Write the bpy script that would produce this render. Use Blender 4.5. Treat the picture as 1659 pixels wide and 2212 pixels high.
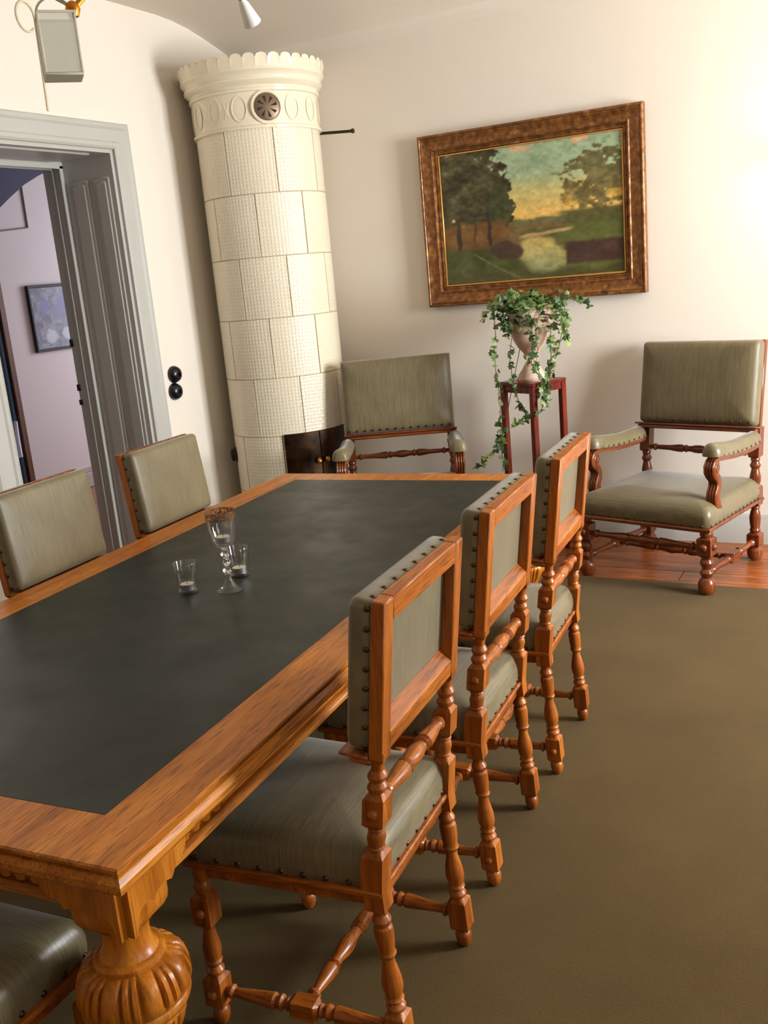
import bpy, math, random
import numpy as np
from mathutils import Matrix, Vector
random.seed(7)
for o in list(bpy.data.objects): bpy.data.objects.remove(o)
S = bpy.context.scene
COL = S.collection
PI = math.pi
# ------------------------------------------------------------------ camera (room axes: x along the painting wall, y depth, z up)
CAM_H, F_PX, YAW, PITCH, ROLL = 1.6817, 2085.31, 0.5062, 0.2432, -0.0913
fw = Vector((-math.sin(YAW)*math.cos(PITCH), math.cos(YAW)*math.cos(PITCH), -math.sin(PITCH)))
r0 = Vector((math.cos(YAW), math.sin(YAW), 0)); u0 = r0.cross(fw)
rr = math.cos(ROLL)*r0 + math.sin(ROLL)*u0; uu = -math.sin(ROLL)*r0 + math.cos(ROLL)*u0
cd = bpy.data.cameras.new('camera'); cam = bpy.data.objects.new('camera', cd); COL.objects.link(cam)
cd.sensor_fit = 'VERTICAL'; cd.sensor_height = 36; cd.sensor_width = 27; cd.lens = F_PX*36/2212; cd.clip_start = .02
M = Matrix((rr, uu, -fw)).transposed().to_4x4(); M.translation = (0, 0, CAM_H); cam.matrix_world = M
S.camera = cam
S.view_settings.view_transform = 'Standard'; S.view_settings.look = 'None'
S.view_settings.gamma = 1; S.view_settings.use_curve_mapping = False
S.view_settings.exposure = 0.18
w = bpy.data.worlds.new('world'); S.world = w; w.use_nodes = True
w.node_tree.nodes['Background'].inputs[0].default_value = (.75, .87, 1, 1)
w.node_tree.nodes['Background'].inputs[1].default_value = 1.0
def ray(px, py): return fw + (px-829.5)/F_PX*rr - (py-1106)/F_PX*uu
def at_y(px, py, y): d = ray(px, py); return Vector((0, 0, CAM_H)) + d*(y/d.y)
def at_x(px, py, x): d = ray(px, py); return Vector((0, 0, CAM_H)) + d*(x/d.x)
def at_z(px, py, z): d = ray(px, py); return Vector((0, 0, CAM_H)) + d*((z-CAM_H)/d.z)
def area(name, loc, rot, sx, sy, power, col, spread=PI):
    l = bpy.data.lights.new(name, 'AREA'); l.shape = 'RECTANGLE'; l.size = sx; l.size_y = sy; l.energy = power; l.color = col; l.spread = spread
    o = bpy.data.objects.new(name, l); COL.objects.link(o); o.location = loc; o.rotation_euler = rot; return o
XR, YB, XL, YF = 2.25, 5.62, -3.93, -2.2       # inner faces: right wall, painting wall, door wall, wall behind the camera
ZC = 3.25
# daylight standing just outside the panes of each window
area('window_right_far_offscreen', (XR+.42, 4.05, 1.75), (0, math.radians(86), 0), 1.75, 1.25, 440, (.93, .97, 1))
area('window_right_near_offscreen', (XR+.42, .9, 1.75), (0, math.radians(86), 0), 1.75, 1.25, 26, (.93, .97, 1))
area('window_next_room_offscreen', (-5.3, 8.38, 1.7), (math.radians(-90), 0, 0), 1.2, 1.7, 68, (.85, .9, 1))   # in the plane of that room's side wall; the picture there throws its shadow away from it
# table frame: turned slightly in the room
TA = 0.0748
def tw(x, y, z=0.): return Vector((x*math.cos(TA)-y*math.sin(TA), x*math.sin(TA)+y*math.cos(TA), z))

# ------------------------------------------------------------------ helpers
class MB:
    def __init__(s): s.v = []; s.f = []; s.uv = None
    def add(s, v, f, m=None):
        n = len(s.v)
        s.v += [tuple(m @ Vector(p)) if m is not None else tuple(p) for p in v]
        s.f += [tuple(i+n for i in q) for q in f]
        return s
    def box(s, x0, x1, y0, y1, z0, z1, b=0., m=None):
        if x0 > x1: x0, x1 = x1, x0
        if y0 > y1: y0, y1 = y1, y0
        if z0 > z1: z0, z1 = z1, z0
        if b <= 0:
            v = [(x, y, z) for x in (x0, x1) for y in (y0, y1) for z in (z0, z1)]
            return s.add(v, [(0,1,3,2),(4,6,7,5),(0,4,5,1),(2,3,7,6),(0,2,6,4),(1,5,7,3)], m)
        b = min(b, (x1-x0)*.45, (y1-y0)*.45, (z1-z0)*.45)
        v = []
        for i, x in enumerate((x0, x1)):
            for j, y in enumerate((y0, y1)):
                for k, z in enumerate((z0, z1)):
                    sx, sy, sz = (b, -b)[i], (b, -b)[j], (b, -b)[k]
                    v += [(x, y+sy, z+sz), (x+sx, y, z+sz), (x+sx, y+sy, z)]
        def c(i, j, k, a): return ((i*2+j)*2+k)*3+a
        f = []
        for i in (0, 1):
            q = [c(i,0,0,0), c(i,0,1,0), c(i,1,1,0), c(i,1,0,0)]; f.append(q if i == 0 else q[::-1])
            q = [c(0,i,0,1), c(1,i,0,1), c(1,i,1,1), c(0,i,1,1)]; f.append(q if i == 0 else q[::-1])
            q = [c(0,0,i,2), c(0,1,i,2), c(1,1,i,2), c(1,0,i,2)]; f.append(q if i == 0 else q[::-1])
        for i in (0, 1):
            for j in (0, 1):
                fl = (i+j) % 2
                q = [c(i,j,0,0), c(i,j,0,1), c(i,j,1,1), c(i,j,1,0)]; f.append(q[::-1] if fl == 0 else q)
                q = [c(i,0,j,0), c(i,0,j,2), c(i,1,j,2), c(i,1,j,0)]; f.append(q if fl == 1 else q[::-1])
                q = [c(0,i,j,1), c(0,i,j,2), c(1,i,j,2), c(1,i,j,1)]; f.append(q[::-1] if fl == 1 else q)
                for k in (0, 1):
                    q = [c(i,j,k,0), c(i,j,k,1), c(i,j,k,2)]; f.append(q if (i+j+k) % 2 == 0 else q[::-1])
        return s.add(v, f, m)
    def rings(s, rings, closed=True, cap=True, m=None):
        n = len(rings[0]); v = [p for r in rings for p in r]; f = []
        for a in range(len(rings)-1):
            for i in range(n if closed else n-1):
                j = (i+1) % n
                f.append((a*n+i, a*n+j, (a+1)*n+j, (a+1)*n+i))
        if cap:
            f.append(tuple(range(n))[::-1]); f.append(tuple((len(rings)-1)*n+i for i in range(n)))
        return s.add(v, f, m)
    def lathe(s, prof, n=24, off=None, m=None, cap=True):
        """prof: (z, r) or (z, r, 's'); ring of n points, 's' = square section"""
        R = []
        for p in prof:
            z, r = p[0], p[1]; sq = len(p) > 2
            ox, oy = off(z) if off else (0, 0)
            ring = []
            for i in range(n):
                a = 2*PI*i/n + PI/4
                c, d = math.cos(a), math.sin(a)
                if sq:
                    k = max(abs(c), abs(d)); c, d = c/k, d/k
                ring.append((r*c+ox, r*d+oy, z))
            R.append(ring)
        return s.rings(R, m=m, cap=cap)
    def tube(s, pts, r, n=8, m=None):
        pts = [Vector(p) for p in pts]; R = []; up = None
        for i, p in enumerate(pts):
            t = (pts[min(i+1, len(pts)-1)]-pts[max(i-1, 0)]).normalized()
            if up is None: up = t.orthogonal().normalized()
            up = (up - t*up.dot(t)).normalized(); sd = t.cross(up)
            ri = r[i] if isinstance(r, (list, tuple)) else r
            R.append([tuple(p + up*ri*math.cos(2*PI*k/n) + sd*ri*math.sin(2*PI*k/n)) for k in range(n)])
        return s.rings(R, m=m)
    def prism(s, poly, h0, h1, plane='xy', m=None):
        """extrude polygon (list of 2D) ; plane xy->z, yz->x, xz->y"""
        def P(a, b, h): return {'xy': (a, b, h), 'yz': (h, a, b), 'xz': (a, h, b)}[plane]
        n = len(poly); v = [P(a, b, h0) for a, b in poly]+[P(a, b, h1) for a, b in poly]
        f = [tuple(range(n))[::-1], tuple(range(n, 2*n))]+[(i, (i+1) % n, n+(i+1) % n, n+i) for i in range(n)]
        return s.add(v, f, m)
    def mesh(s, name, ang=38):
        me = bpy.data.meshes.new(name); me.from_pydata(s.v, [], s.f)
        import bmesh
        bm = bmesh.new(); bm.from_mesh(me); bmesh.ops.recalc_face_normals(bm, faces=bm.faces); bm.to_mesh(me); bm.free()
        if ang:
            me.shade_smooth(); me.set_sharp_from_angle(angle=math.radians(ang))
        return me
    def build(s, name, mat, parent=None, ang=38):
        return link(name, s.mesh(name, ang), mat, parent)
def link(name, me, mat, parent=None, loc=None, rot=None):
    if mat is not None and not me.materials: me.materials.append(mat)
    o = bpy.data.objects.new(name, me); COL.objects.link(o); o.parent = parent
    if loc is not None: o.location = loc
    if rot is not None: o.rotation_euler = rot
    return o
def tag(o, label, cat, group=None):
    o['label'] = label; o['category'] = cat
    if group: o['group'] = group
    return o
def thing(name, label, cat, loc=(0,0,0), rz=0, group=None):
    o = bpy.data.objects.new(name, None); COL.objects.link(o); o.empty_display_size = .1
    o.location = loc; o.rotation_euler = (0, 0, rz); return tag(o, label, cat, group)
def struct(o): o['kind'] = 'structure'; return o
def copy_tree(o, parent=None):
    c = o.copy(); COL.objects.link(c); c.parent = parent
    for ch in list(o.children): copy_tree(ch, c)
    return c
# ------------------------------------------------------------------ materials
def srgb(r, g, b):
    f = lambda c: (c/12.92 if c <= .04045 else ((c+.055)/1.055)**2.4)
    return (f(r/255), f(g/255), f(b/255), 1)
def newmat(name, col, rough=.5, spec=.5, metal=0., sheen=0., coat=0.):
    m = bpy.data.materials.new(name); m.use_nodes = True; nt = m.node_tree; b = nt.nodes['Principled BSDF']
    b.inputs['Base Color'].default_value = col; b.inputs['Roughness'].default_value = rough
    b.inputs['Specular IOR Level'].default_value = spec; b.inputs['Metallic'].default_value = metal
    b.inputs['Sheen Weight'].default_value = sheen; b.inputs['Coat Weight'].default_value = coat; b.inputs['Coat Roughness'].default_value = .15
    return m, nt, b
def coords(nt, scale=(1,1,1), rot=(0,0,0), src='Object'):
    tc = nt.nodes.new('ShaderNodeTexCoord'); mp = nt.nodes.new('ShaderNodeMapping')
    mp.inputs['Scale'].default_value = scale; mp.inputs['Rotation'].default_value = rot
    nt.links.new(tc.outputs[src], mp.inputs[0]); return mp.outputs[0]
def noise(nt, vec, scale, detail=4, rough=.55, dist=0.):
    n = nt.nodes.new('ShaderNodeTexNoise'); n.inputs['Scale'].default_value = scale; n.inputs['Detail'].default_value = detail
    n.inputs['Roughness'].default_value = rough; n.inputs['Distortion'].default_value = dist; nt.links.new(vec, n.inputs['Vector']); return n.outputs['Fac']
def ramp(nt, fac, stops):
    r = nt.nodes.new('ShaderNodeValToRGB'); e = r.color_ramp.elements
    while len(e) < len(stops): e.new(.5)
    for i, (p, c) in enumerate(stops): e[i].position = p; e[i].color = c
    nt.links.new(fac, r.inputs[0]); return r.outputs[0]
def bump(nt, b, h, strength=.2, dist=.002):
    n = nt.nodes.new('ShaderNodeBump'); n.inputs['Strength'].default_value = strength; n.inputs['Distance'].default_value = dist
    nt.links.new(h, n.inputs['Height']); nt.links.new(n.outputs[0], b.inputs['Normal'])
def mixc(nt, fac, a, c, mode='MIX'):
    n = nt.nodes.new('ShaderNodeMix'); n.data_type = 'RGBA'; n.blend_type = mode
    for k, x in ((0, fac), (6, a), (7, c)):
        if hasattr(x, 'is_linked'): nt.links.new(x, n.inputs[k])
        else: n.inputs[k].default_value = x
    return n.outputs[2]
def wood(name, lo, mid, hi, axis='z', rough=.36, rot=(0,0,0), coat=.14, fine=1.):
    m, nt, b = newmat(name, mid, rough, .3, coat=coat)
    sc = {'x': (.06, 1, 1), 'y': (1, .06, 1), 'z': (1, 1, .06)}[axis]
    v = coords(nt, sc, rot)
    c = ramp(nt, noise(nt, v, 26*fine, 5, .6, .6), [(.28, lo), (.5, mid), (.72, hi)])
    pores = ramp(nt, noise(nt, coords(nt, tuple(q*1.0 for q in sc), rot), 240*fine, 2, .5), [(.36, (.35, .28, .22, 1)), (.48, (1, 1, 1, 1))])
    col = mixc(nt, .35 if axis == 'z' else .7, c, pores, 'MULTIPLY')
    nt.links.new(col, b.inputs['Base Color'])
    bump(nt, b, noise(nt, v, 120, 3), .12, .001)
    return m
OAK = dict(lo=srgb(142, 76, 12), mid=srgb(184, 108, 26), hi=srgb(206, 132, 44))
CHW = dict(lo=srgb(112, 54, 12), mid=srgb(158, 84, 24), hi=srgb(188, 112, 42))
ARM = dict(lo=srgb(74, 32, 12), mid=srgb(112, 52, 20), hi=srgb(142, 76, 32))
oak_x, oak_y, oak_z = (wood('oak_'+a, **OAK, axis=a) for a in 'xyz')
oak_top = wood('oak_veneer', **OAK, axis='y', rough=.4, rot=(0, 0, math.radians(-45)), coat=.06)
ch_x, ch_y, ch_z = (wood('chair_wood_'+a, **CHW, axis=a) for a in 'xyz')
ar_x, ar_y, ar_z = (wood('armchair_wood_'+a, **ARM, axis=a, rough=.28, coat=.35) for a in 'xyz')
mahog_z = wood('mahogany_z', srgb(74, 22, 14), srgb(106, 38, 24), srgb(126, 52, 32), 'z', .3)
def fabric(name, c1, c2, axis='x', rough=.45):
    m, nt, b = newmat(name, c1, rough, .5, sheen=.3)
    b.inputs['Sheen Roughness'].default_value = .4
    sc = {'x': (1, .03, .03), 'y': (.03, 1, .03)}[axis]
    rib = noise(nt, coords(nt, sc), 330, 2, .6)
    big = noise(nt, coords(nt), 9, 3)
    col = mixc(nt, ramp(nt, rib, [(.35, (0,0,0,1)), (.65, (1,1,1,1))]), c1, c2)
    col = mixc(nt, .25, col, ramp(nt, big, [(.3, (.6,.6,.6,1)), (.7, (1.2,1.2,1.2,1))]), 'MULTIPLY')
    nt.links.new(col, b.inputs['Base Color'])
    wv = nt.nodes.new('ShaderNodeTexNoise'); wv.inputs['Scale'].default_value = 700
    bump(nt, b, rib, .4, .0015)
    return m
fab = fabric('olive_satin', srgb(98, 87, 60), srgb(118, 106, 76))  # grey-green cloth tinted browner, warm lamplight mixed into its colour
fab_y = fabric('olive_satin_seat', srgb(98, 87, 60), srgb(118, 106, 76), 'y', .36)
fab_bk = fabric('back_fabric', srgb(98, 87, 60), srgb(118, 106, 76))
nailm = newmat('antique_brass_nail', srgb(84, 63, 42), .35, .5, .9)[0]
# plaster
def plaster(name, col, var=.04):
    m, nt, b = newmat(name, col, .85, .25)
    n = noise(nt, coords(nt), 1.3, 3)
    c2 = tuple(min(1, q*(1-var)) for q in col[:3])+(1,)
    nt.links.new(mixc(nt, n, col, c2), b.inputs['Base Color'])
    bump(nt, b, noise(nt, coords(nt), 60, 4), .08, .003); return m
wallm = plaster('warm_white_plaster', (.80, .725, .625, 1))
ceilm = plaster('ceiling_plaster', (.80, .725, .625, 1))
nextm = plaster('pale_pink_plaster', (.72, .64, .63, 1))
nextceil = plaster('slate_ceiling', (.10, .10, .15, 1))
def paint(name, col, rough=.35):
    m, nt, b = newmat(name, col, rough, .5)
    bump(nt, b, noise(nt, coords(nt, (1, 1, .1)), 90, 3), .06, .002)
    n = noise(nt, coords(nt), 3, 2); c2 = tuple(q*.94 for q in col[:3])+(1,)
    nt.links.new(mixc(nt, n, col, c2), b.inputs['Base Color']); return m
greyp = paint('grey_door_paint', srgb(186, 184, 176))
whitep = paint('white_window_paint', srgb(235, 235, 230))
basep = paint('baseboard_paint', srgb(186, 184, 176))
lilacp = paint('lilac_baseboard_paint', srgb(190, 172, 172))
blackb = newmat('black_bakelite', srgb(14, 14, 18), .25)[0]
brass = newmat('polished_brass', srgb(190, 122, 40), .25, .5, .9)[0]
iron = newmat('black_iron', srgb(48, 38, 30), .45, .5, .7)[0]
# floor boards
plankm = wood('floor_board_wood', srgb(120, 62, 30), srgb(156, 86, 42), srgb(178, 106, 56), 'x', .3, fine=.5)
# carpet
carpm, nt, b = newmat('olive_carpet', srgb(90, 78, 44), .95, .1, sheen=.04)
b.inputs['Sheen Roughness'].default_value = .6
v = coords(nt)
c = ramp(nt, noise(nt, v, 2.2, 4), [(.25, srgb(80, 63, 31)), (.75, srgb(92, 74, 40))])  # whole carpet darkened and browned to the dim amber light near the camera
c = mixc(nt, .5, c, ramp(nt, noise(nt, v, 180, 2), [(.3, (.65, .65, .65, 1)), (.7, (1.2, 1.2, 1.2, 1))]), 'MULTIPLY')
nt.links.new(c, b.inputs['Base Color']); bump(nt, b, noise(nt, v, 400, 2), .4, .004)
# leather inlay
leath, nt, b = newmat('dark_green_leather', srgb(38, 41, 36), .4, .28)
v = coords(nt)
c = ramp(nt, noise(nt, v, 5, 3), [(.3, srgb(28, 32, 27)), (.7, srgb(36, 40, 33))])
nt.links.new(c, b.inputs['Base Color'])
rg = ramp(nt, noise(nt, v, 7, 3), [(.3, (.36,)*3+(1,)), (.7, (.48,)*3+(1,))]); nt.links.new(rg, b.inputs['Roughness'])
bump(nt, b, noise(nt, v, 260, 2), .12, .001)
# stove tile glaze: small raised flower heads inside each tile (uv in metres)
def tile_mat(name, relief):
    m, nt, b = newmat(name, srgb(232, 221, 196), .16, .5)
    nt.links.new(mixc(nt, noise(nt, coords(nt), 4, 3), srgb(234, 223, 199), srgb(224, 211, 184)), b.inputs['Base Color'])
    if relief:
        uv = nt.nodes.new('ShaderNodeUVMap'); sp = nt.nodes.new('ShaderNodeSeparateXYZ'); nt.links.new(uv.outputs[0], sp.inputs[0])
        def mth(op, a, c=None, cl=False):
            n = nt.nodes.new('ShaderNodeMath'); n.operation = op; n.use_clamp = cl
            for k, x in ((0, a), (1, c)):
                if x is None: continue
                if hasattr(x, 'is_linked'): nt.links.new(x, n.inputs[k])
                else: n.inputs[k].default_value = x
            return n.outputs[0]
        k = 2*PI/.042
        a = mth('MULTIPLY', mth('SINE', mth('MULTIPLY', sp.outputs[0], k)), mth('SINE', mth('MULTIPLY', sp.outputs[1], k)))
        h = mth('POWER', mth('ABSOLUTE', a), 1.6)
        fine = mth('MULTIPLY', mth('SINE', mth('MULTIPLY', sp.outputs[0], 3*k)), mth('SINE', mth('MULTIPLY', sp.outputs[1], 3*k)))
        h = mth('ADD', h, mth('MULTIPLY', fine, .25))
        bump(nt, b, h, .38, .005)
    return m
tilem = tile_mat('cream_relief_tile', True); glaze = tile_mat('cream_glaze', False)
groutm = newmat('tile_joint', srgb(172, 158, 132), .8)[0]

# ------------------------------------------------------------------ the room
bd = MB(); bd.box(XL-.5, XR+.5, YF-.3, YB+.3, -.12, -.02); fl = struct(bd.build('floor', plankm))
fl['label'] = 'reddish wooden floor boards'
CE = 4.83   # carpet ends here; bare boards up to the painting wall
pw = (YB-CE+.1)/6
for i in range(6):
    xs = [XL, -2.6+.5*(i % 2), -.4-.6*(i % 3), 1.0+.3*(i % 2), XR]
    for a, c in zip(xs[:-1], xs[1:]):
        q = MB(); q.box(a+.0015, c-.0015, CE-.1+i*pw+.0015, CE-.1+(i+1)*pw-.0015, -.02, -.004-.0006*(i % 2), .002); q.build('floor_board', plankm, fl)
q = MB(); q.box(XL+.05, XR-.05, YF+.05, CE, -.02, 0, .006)
tag(q.build('carpet', carpm), 'large plain olive brown carpet covering the floor under the table', 'carpet')
# ceiling with a soft cove towards the painting wall
prof = [(YB+.3, 3.03), (YB, 3.03), (YB-.006, 3.07), (YB-.025, 3.098), (YB-.06, 3.118), (5.50, 3.137), (5.335, 3.182), (5.18, 3.217), (5.04, 3.237), (4.9, 3.247), (4.6, ZC),
        (1.0, ZC), (YF-.3, ZC), (YF-.3, ZC+.25), (YB+.3, ZC+.25)]
q = MB(); q.prism(prof, XL, XR+.5, 'yz'); struct(q.build('ceiling', ceilm, ang=25))
q = MB(); q.box(XL-.38, XR+.5, YB, YB+.3, -.02, 3.03); struct(q.build('wall_back', wallm))
q = MB(); q.box(XL-.38, XR+.5, YF-.3, YF, -.02, ZC); struct(q.build('wall_behind', wallm))
DY0, DY1, DZ = 3.33, 4.36, 2.47     # doorway in the left wall
q = MB(); q.box(XL-.38, XL, YF, DY0, -.02, ZC+.25); q.box(XL-.38, XL, DY1, YB, -.02, ZC+.25); q.box(XL-.38, XL, DY0, DY1, DZ, ZC+.25)
struct(q.build('wall_left', wallm))
WZ0, WZ1 = .85, 2.65; WIN = [(.9-.65, .9+.65), (4.05-.65, 4.05+.65)]
q = MB(); ys = [YF, WIN[0][0], WIN[0][1], WIN[1][0], WIN[1][1], YB]
for i in range(5):
    if i % 2 == 0: q.box(XR, XR+.35, ys[i], ys[i+1], -.02, ZC)
    else: q.box(XR, XR+.35, ys[i], ys[i+1], -.02, WZ0); q.box(XR, XR+.35, ys[i], ys[i+1], WZ1, ZC)
struct(q.build('wall_right', wallm))
glassm = bpy.data.materials.new('window_glass'); glassm.use_nodes = True; nt = glassm.node_tree; nt.nodes.clear()
o_ = nt.nodes.new('ShaderNodeOutputMaterial'); mx = nt.nodes.new('ShaderNodeMixShader'); tr = nt.nodes.new('ShaderNodeBsdfTransparent'); gl = nt.nodes.new('ShaderNodeBsdfGlossy')
gl.inputs['Roughness'].default_value = .02; mx.inputs[0].default_value = .06
nt.links.new(tr.outputs[0], mx.inputs[1]); nt.links.new(gl.outputs[0], mx.inputs[2]); nt.links.new(mx.outputs[0], o_.inputs[0])
for k, (a, c) in enumerate(WIN):
    q = MB(); x = XR+.20
    for yy in (a, c-.06, (a+c)/2-.035): q.box(x, x+.07, yy, yy+(.06 if yy != (a+c)/2-.035 else .07), WZ0, WZ1, .006)
    for zz in (WZ0, WZ1-.06, 2.02): q.box(x+.002, x+.068, a, c, zz, zz+.06, .006)
    wdw = struct(q.build('window_%d' % (k+1), whitep))
    for (p, r_) in ((a+.06, (a+c)/2-.035), ((a+c)/2+.035, c-.06)):
        for (z0, z1) in ((WZ0+.06, 2.02), (2.08, WZ1-.06)):
            q = MB(); q.box(x+.03, x+.036, p, r_, z0, z1); q.build('pane', glassm, wdw)
    q = MB(); q.box(XR-.06, XR+.2, a-.05, c+.05, WZ0-.035, WZ0, .008); q.build('window_sill', whitep, wdw)
# baseboards
q = MB(); q.prism([(YB, -.01), (YB-.022, -.01), (YB-.022, .125), (YB-.016, .135), (YB-.016, .15), (YB-.006, .168), (YB, .168)], XL, XR, 'yz'); struct(q.build('baseboard_back', basep))
q = MB()
for (a, c) in ((YF, DY0-.15), (DY1+.15, YB)): q.prism([(XL, -.01), (XL+.022, -.01), (XL+.022, .125), (XL+.016, .135), (XL+.016, .15), (XL+.006, .168), (XL, .168)], a, c, 'xz')
struct(q.build('baseboard_left', basep))
# door casing on the room side
def casing(y0, y1, z, x):
    prf = [(0, 0), (0, .022), (.012, .03), (.03, .03), (.04, .022), (.10, .018), (.112, .026), (.13, .026), (.14, .014), (.14, 0)]   # (across from opening outwards, proud)
    t = MB(); L = []
    for (a, h) in prf:
        L.append([(x+h, y1+a, -.005), (x+h, y1+a, z+a), (x+h, y0-a, z+a), (x+h, y0-a, -.005)])
    t.rings(L, closed=False, cap=False)
    return t
tr1 = struct(casing(DY0, DY1, DZ, XL).build('trim_1', greyp, ang=20))
# panelled embrasure
q = MB(); D = .38
tr2 = None
for (yy, s) in ((DY1, -1), (DY0, 1)):
    q = MB(); q.box(XL-D, XL+.002, yy, yy+s*.02, -.005, DZ-.02)
    for (xa, xb) in ((XL-.15, XL-.03), (XL-.33, XL-.19)):
        for (za, zb) in ((.15, DZ-.14),):
            q.box(xa, xb, yy+s*.018, yy+s*.028, za, zb, .006); q.box(xa+.022, xb-.022, yy+s*.02, yy+s*.033, za+.022, zb-.022, .008)
    o = q.build('jamb_panel', greyp, tr1)
q = MB(); q.box(XL-D, XL+.002, DY0, DY1, DZ-.02, DZ)
q.box(XL-.33, XL-.05, DY0+.12, DY1-.12, DZ-.03, DZ-.018, .006); q.build('head_panel', greyp, tr1)
q = MB(); bq_ = MB()   # door stop with two pale proud beads
for xx in (XL-D+.01, XL-D-.05):
    bq_.box(xx-.006, xx+.006, DY1-.048, DY1-.02, -.005, DZ-.04, .003); bq_.box(xx-.006, xx+.006, DY0+.02, DY0+.048, -.005, DZ-.04, .003); bq_.box(xx-.006, xx+.006, DY0+.02, DY1-.02, DZ-.06, DZ-.02, .003)
bq_.build('bead', greyp, tr1)
q.box(XL-D-.06, XL-D+.01, DY1-.035, DY1+.10, -.005, DZ+.06); q.box(XL-D-.06, XL-D+.01, DY0-.10, DY0+.035, -.005, DZ+.06); q.box(XL-D-.06, XL-D+.01, DY0-.1, DY1+.1, DZ-.03, DZ+.1)
q.build('door_stop', greyp, tr1)
# outer frame on the far side of the thick wall, with its strike plates
q = MB(); fx0, fx1 = XL-D-.05, XL-D-.15
q.box(fx1, fx0, DY1-.02, DY1+.12, -.005, DZ+.06, .004); q.box(fx1, fx0, DY0-.12, DY0+.02, -.005, DZ+.06, .004); q.box(fx1, fx0, DY0, DY1, DZ-.045, DZ+.12, .004)
fo = q.build('outer_frame', greyp, tr1)
for z, h in ((1.43, .022), (1.16, .02), (1.07, .016)):
    q = MB(); q.box(fx1-.004, fx1+.022, DY1-.026, DY1-.018, z-h, z+h, .002); q.build('strike_plate', blackb, fo)

# next room beyond the doorway
NX = -6.62
q = MB(); q.box(NX-.2, XL-.38, 1.5, 8.6, -.12, -.005); struct(q.build('floor_beyond', plankm))
q = MB(); q.box(NX-.2, NX, 1.5, 8.6, -.02, 3.3); struct(q.build('wall_beyond', nextm))
q = MB(); q.box(NX, XL-.38, 8.4, 8.6, -.02, 3.3); struct(q.build('wall_beyond_right', nextm))
q = MB(); q.box(NX, XL-.38, 1.5, 1.7, -.02, 3.3); struct(q.build('wall_beyond_left', nextm))
q = MB(); q.box(XL-.385, XL-.38, YB+.0, 8.6, -.02, 3.3); struct(q.build('wall_beyond_near', nextm))
# its coved ceiling
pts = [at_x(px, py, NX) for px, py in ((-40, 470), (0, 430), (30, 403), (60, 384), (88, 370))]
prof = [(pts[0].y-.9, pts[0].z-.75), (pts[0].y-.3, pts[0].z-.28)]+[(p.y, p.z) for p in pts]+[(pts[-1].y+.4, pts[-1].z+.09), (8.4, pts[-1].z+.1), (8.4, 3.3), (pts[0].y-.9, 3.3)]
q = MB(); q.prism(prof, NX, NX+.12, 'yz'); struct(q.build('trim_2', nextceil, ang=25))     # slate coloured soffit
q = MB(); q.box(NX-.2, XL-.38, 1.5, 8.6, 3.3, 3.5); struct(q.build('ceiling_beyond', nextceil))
zb = at_x(140, 1028, NX).z
q = MB(); q.box(NX, NX+.025, 1.7, 8.4, -.005, zb-.03, .006); q.box(NX, NX+.018, 1.7, 8.4, zb-.03, zb+.03, .008); struct(q.build('baseboard_beyond', lilacp))

# ------------------------------------------------------------------ tiled stove
SX, SY, SR = -3.5126, 5.1984, .3725
PHI = math.atan2(-SY, -SX)      # direction from the stove towards the viewer side
stove = thing('tiled_stove', 'tall round cream tiled stove with scalloped crown standing in the corner', 'stove', (SX, SY, 0))
def arc_slab(a0, a1, ra, rb, z0, z1, n=6, inset=.0):
    """curved slab between angles, front face slightly chamfered; returns MB and uv list"""
    q = MB(); rows = []
    e = .0025
    for (r, z, ai) in ((ra, z0, 0), (rb-e, z0, 0), (rb, z0+e, e/SR), (rb, z1-e, e/SR), (rb-e, z1, 0), (ra, z1, 0)):
        rows.append([(r*math.cos(a0+ai+(a1-a0-2*ai)*i/n), r*math.sin(a0+ai+(a1-a0-2*ai)*i/n), z) for i in range(n+1)])
    q.rings(rows, closed=False, cap=False)
    for i in (0, n): q.f.append(tuple(k*(n+1)+i for k in range(6)))
    return q
def uv_cyl(me):
    uvl = me.uv_layers.new(name='UVMap')
    for l in me.loops:
        p = me.vertices[l.vertex_index].co
        uvl.data[l.index].uv = (math.atan2(p.y, p.x)*SR, p.z)
ZT = [2.54-.357*i for i in range(8)]
q = MB(); q.lathe([(0, .42), (.035, .42), (.04, .40), (.05, SR-.006), (2.56, SR-.006), (2.56, .30)], 48); q.build('core', groutm, stove)
half = math.radians(22.5)
tm = arc_slab(-half+.0035, half-.0035, SR-.012, SR, .0015, .357-.0015).mesh('tile', 30); uv_cyl(tm)
for r in range(7):
    off = PHI + math.radians(13 if r % 2 == 0 else -9.5) + half
    for k in range(8):
        o = link('tile', tm, tilem, stove, (0, 0, ZT[r+1]), (0, 0, off+k*2*half))
# frieze, cornice
q = MB(); q.lathe([(2.535, SR-.02), (2.535, SR+.012), (2.55, SR+.014), (2.556, SR+.004), (2.73, SR+.006), (2.735, SR+.016), (2.748, SR+.018), (2.752, SR+.01), (2.765, SR+.014),
          (2.782, SR+.034), (2.79, SR+.04), (2.80, SR+.04), (2.803, SR+.034), (2.815, SR+.036), (2.832, SR+.05), (2.838, SR+.056), (2.85, SR+.056), (2.853, SR+.04), (2.853, .25)], 64)
q.build('cornice', glaze, stove, ang=30)
NP = 38
q = MB(); pa = 2*PI/NP
pet = []
for i in range(9):
    t = i/8; a = (t-.5)*pa; h = .046+.026*math.sqrt(max(0, 1-(2*t-1)**2))
    pet.append((a, h))
rows = []
for (dr, fz) in ((-.022, 0), (0, 0), (.004, .5), (.010, 1), (-.004, 1), (-.022, .5)):
    rows.append([((SR+.052+dr)*math.cos(a), (SR+.052+dr)*math.sin(a), fz*h) for a, h in pet])
rows.append(rows[0]); q.rings(rows, closed=False, cap=False)
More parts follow.
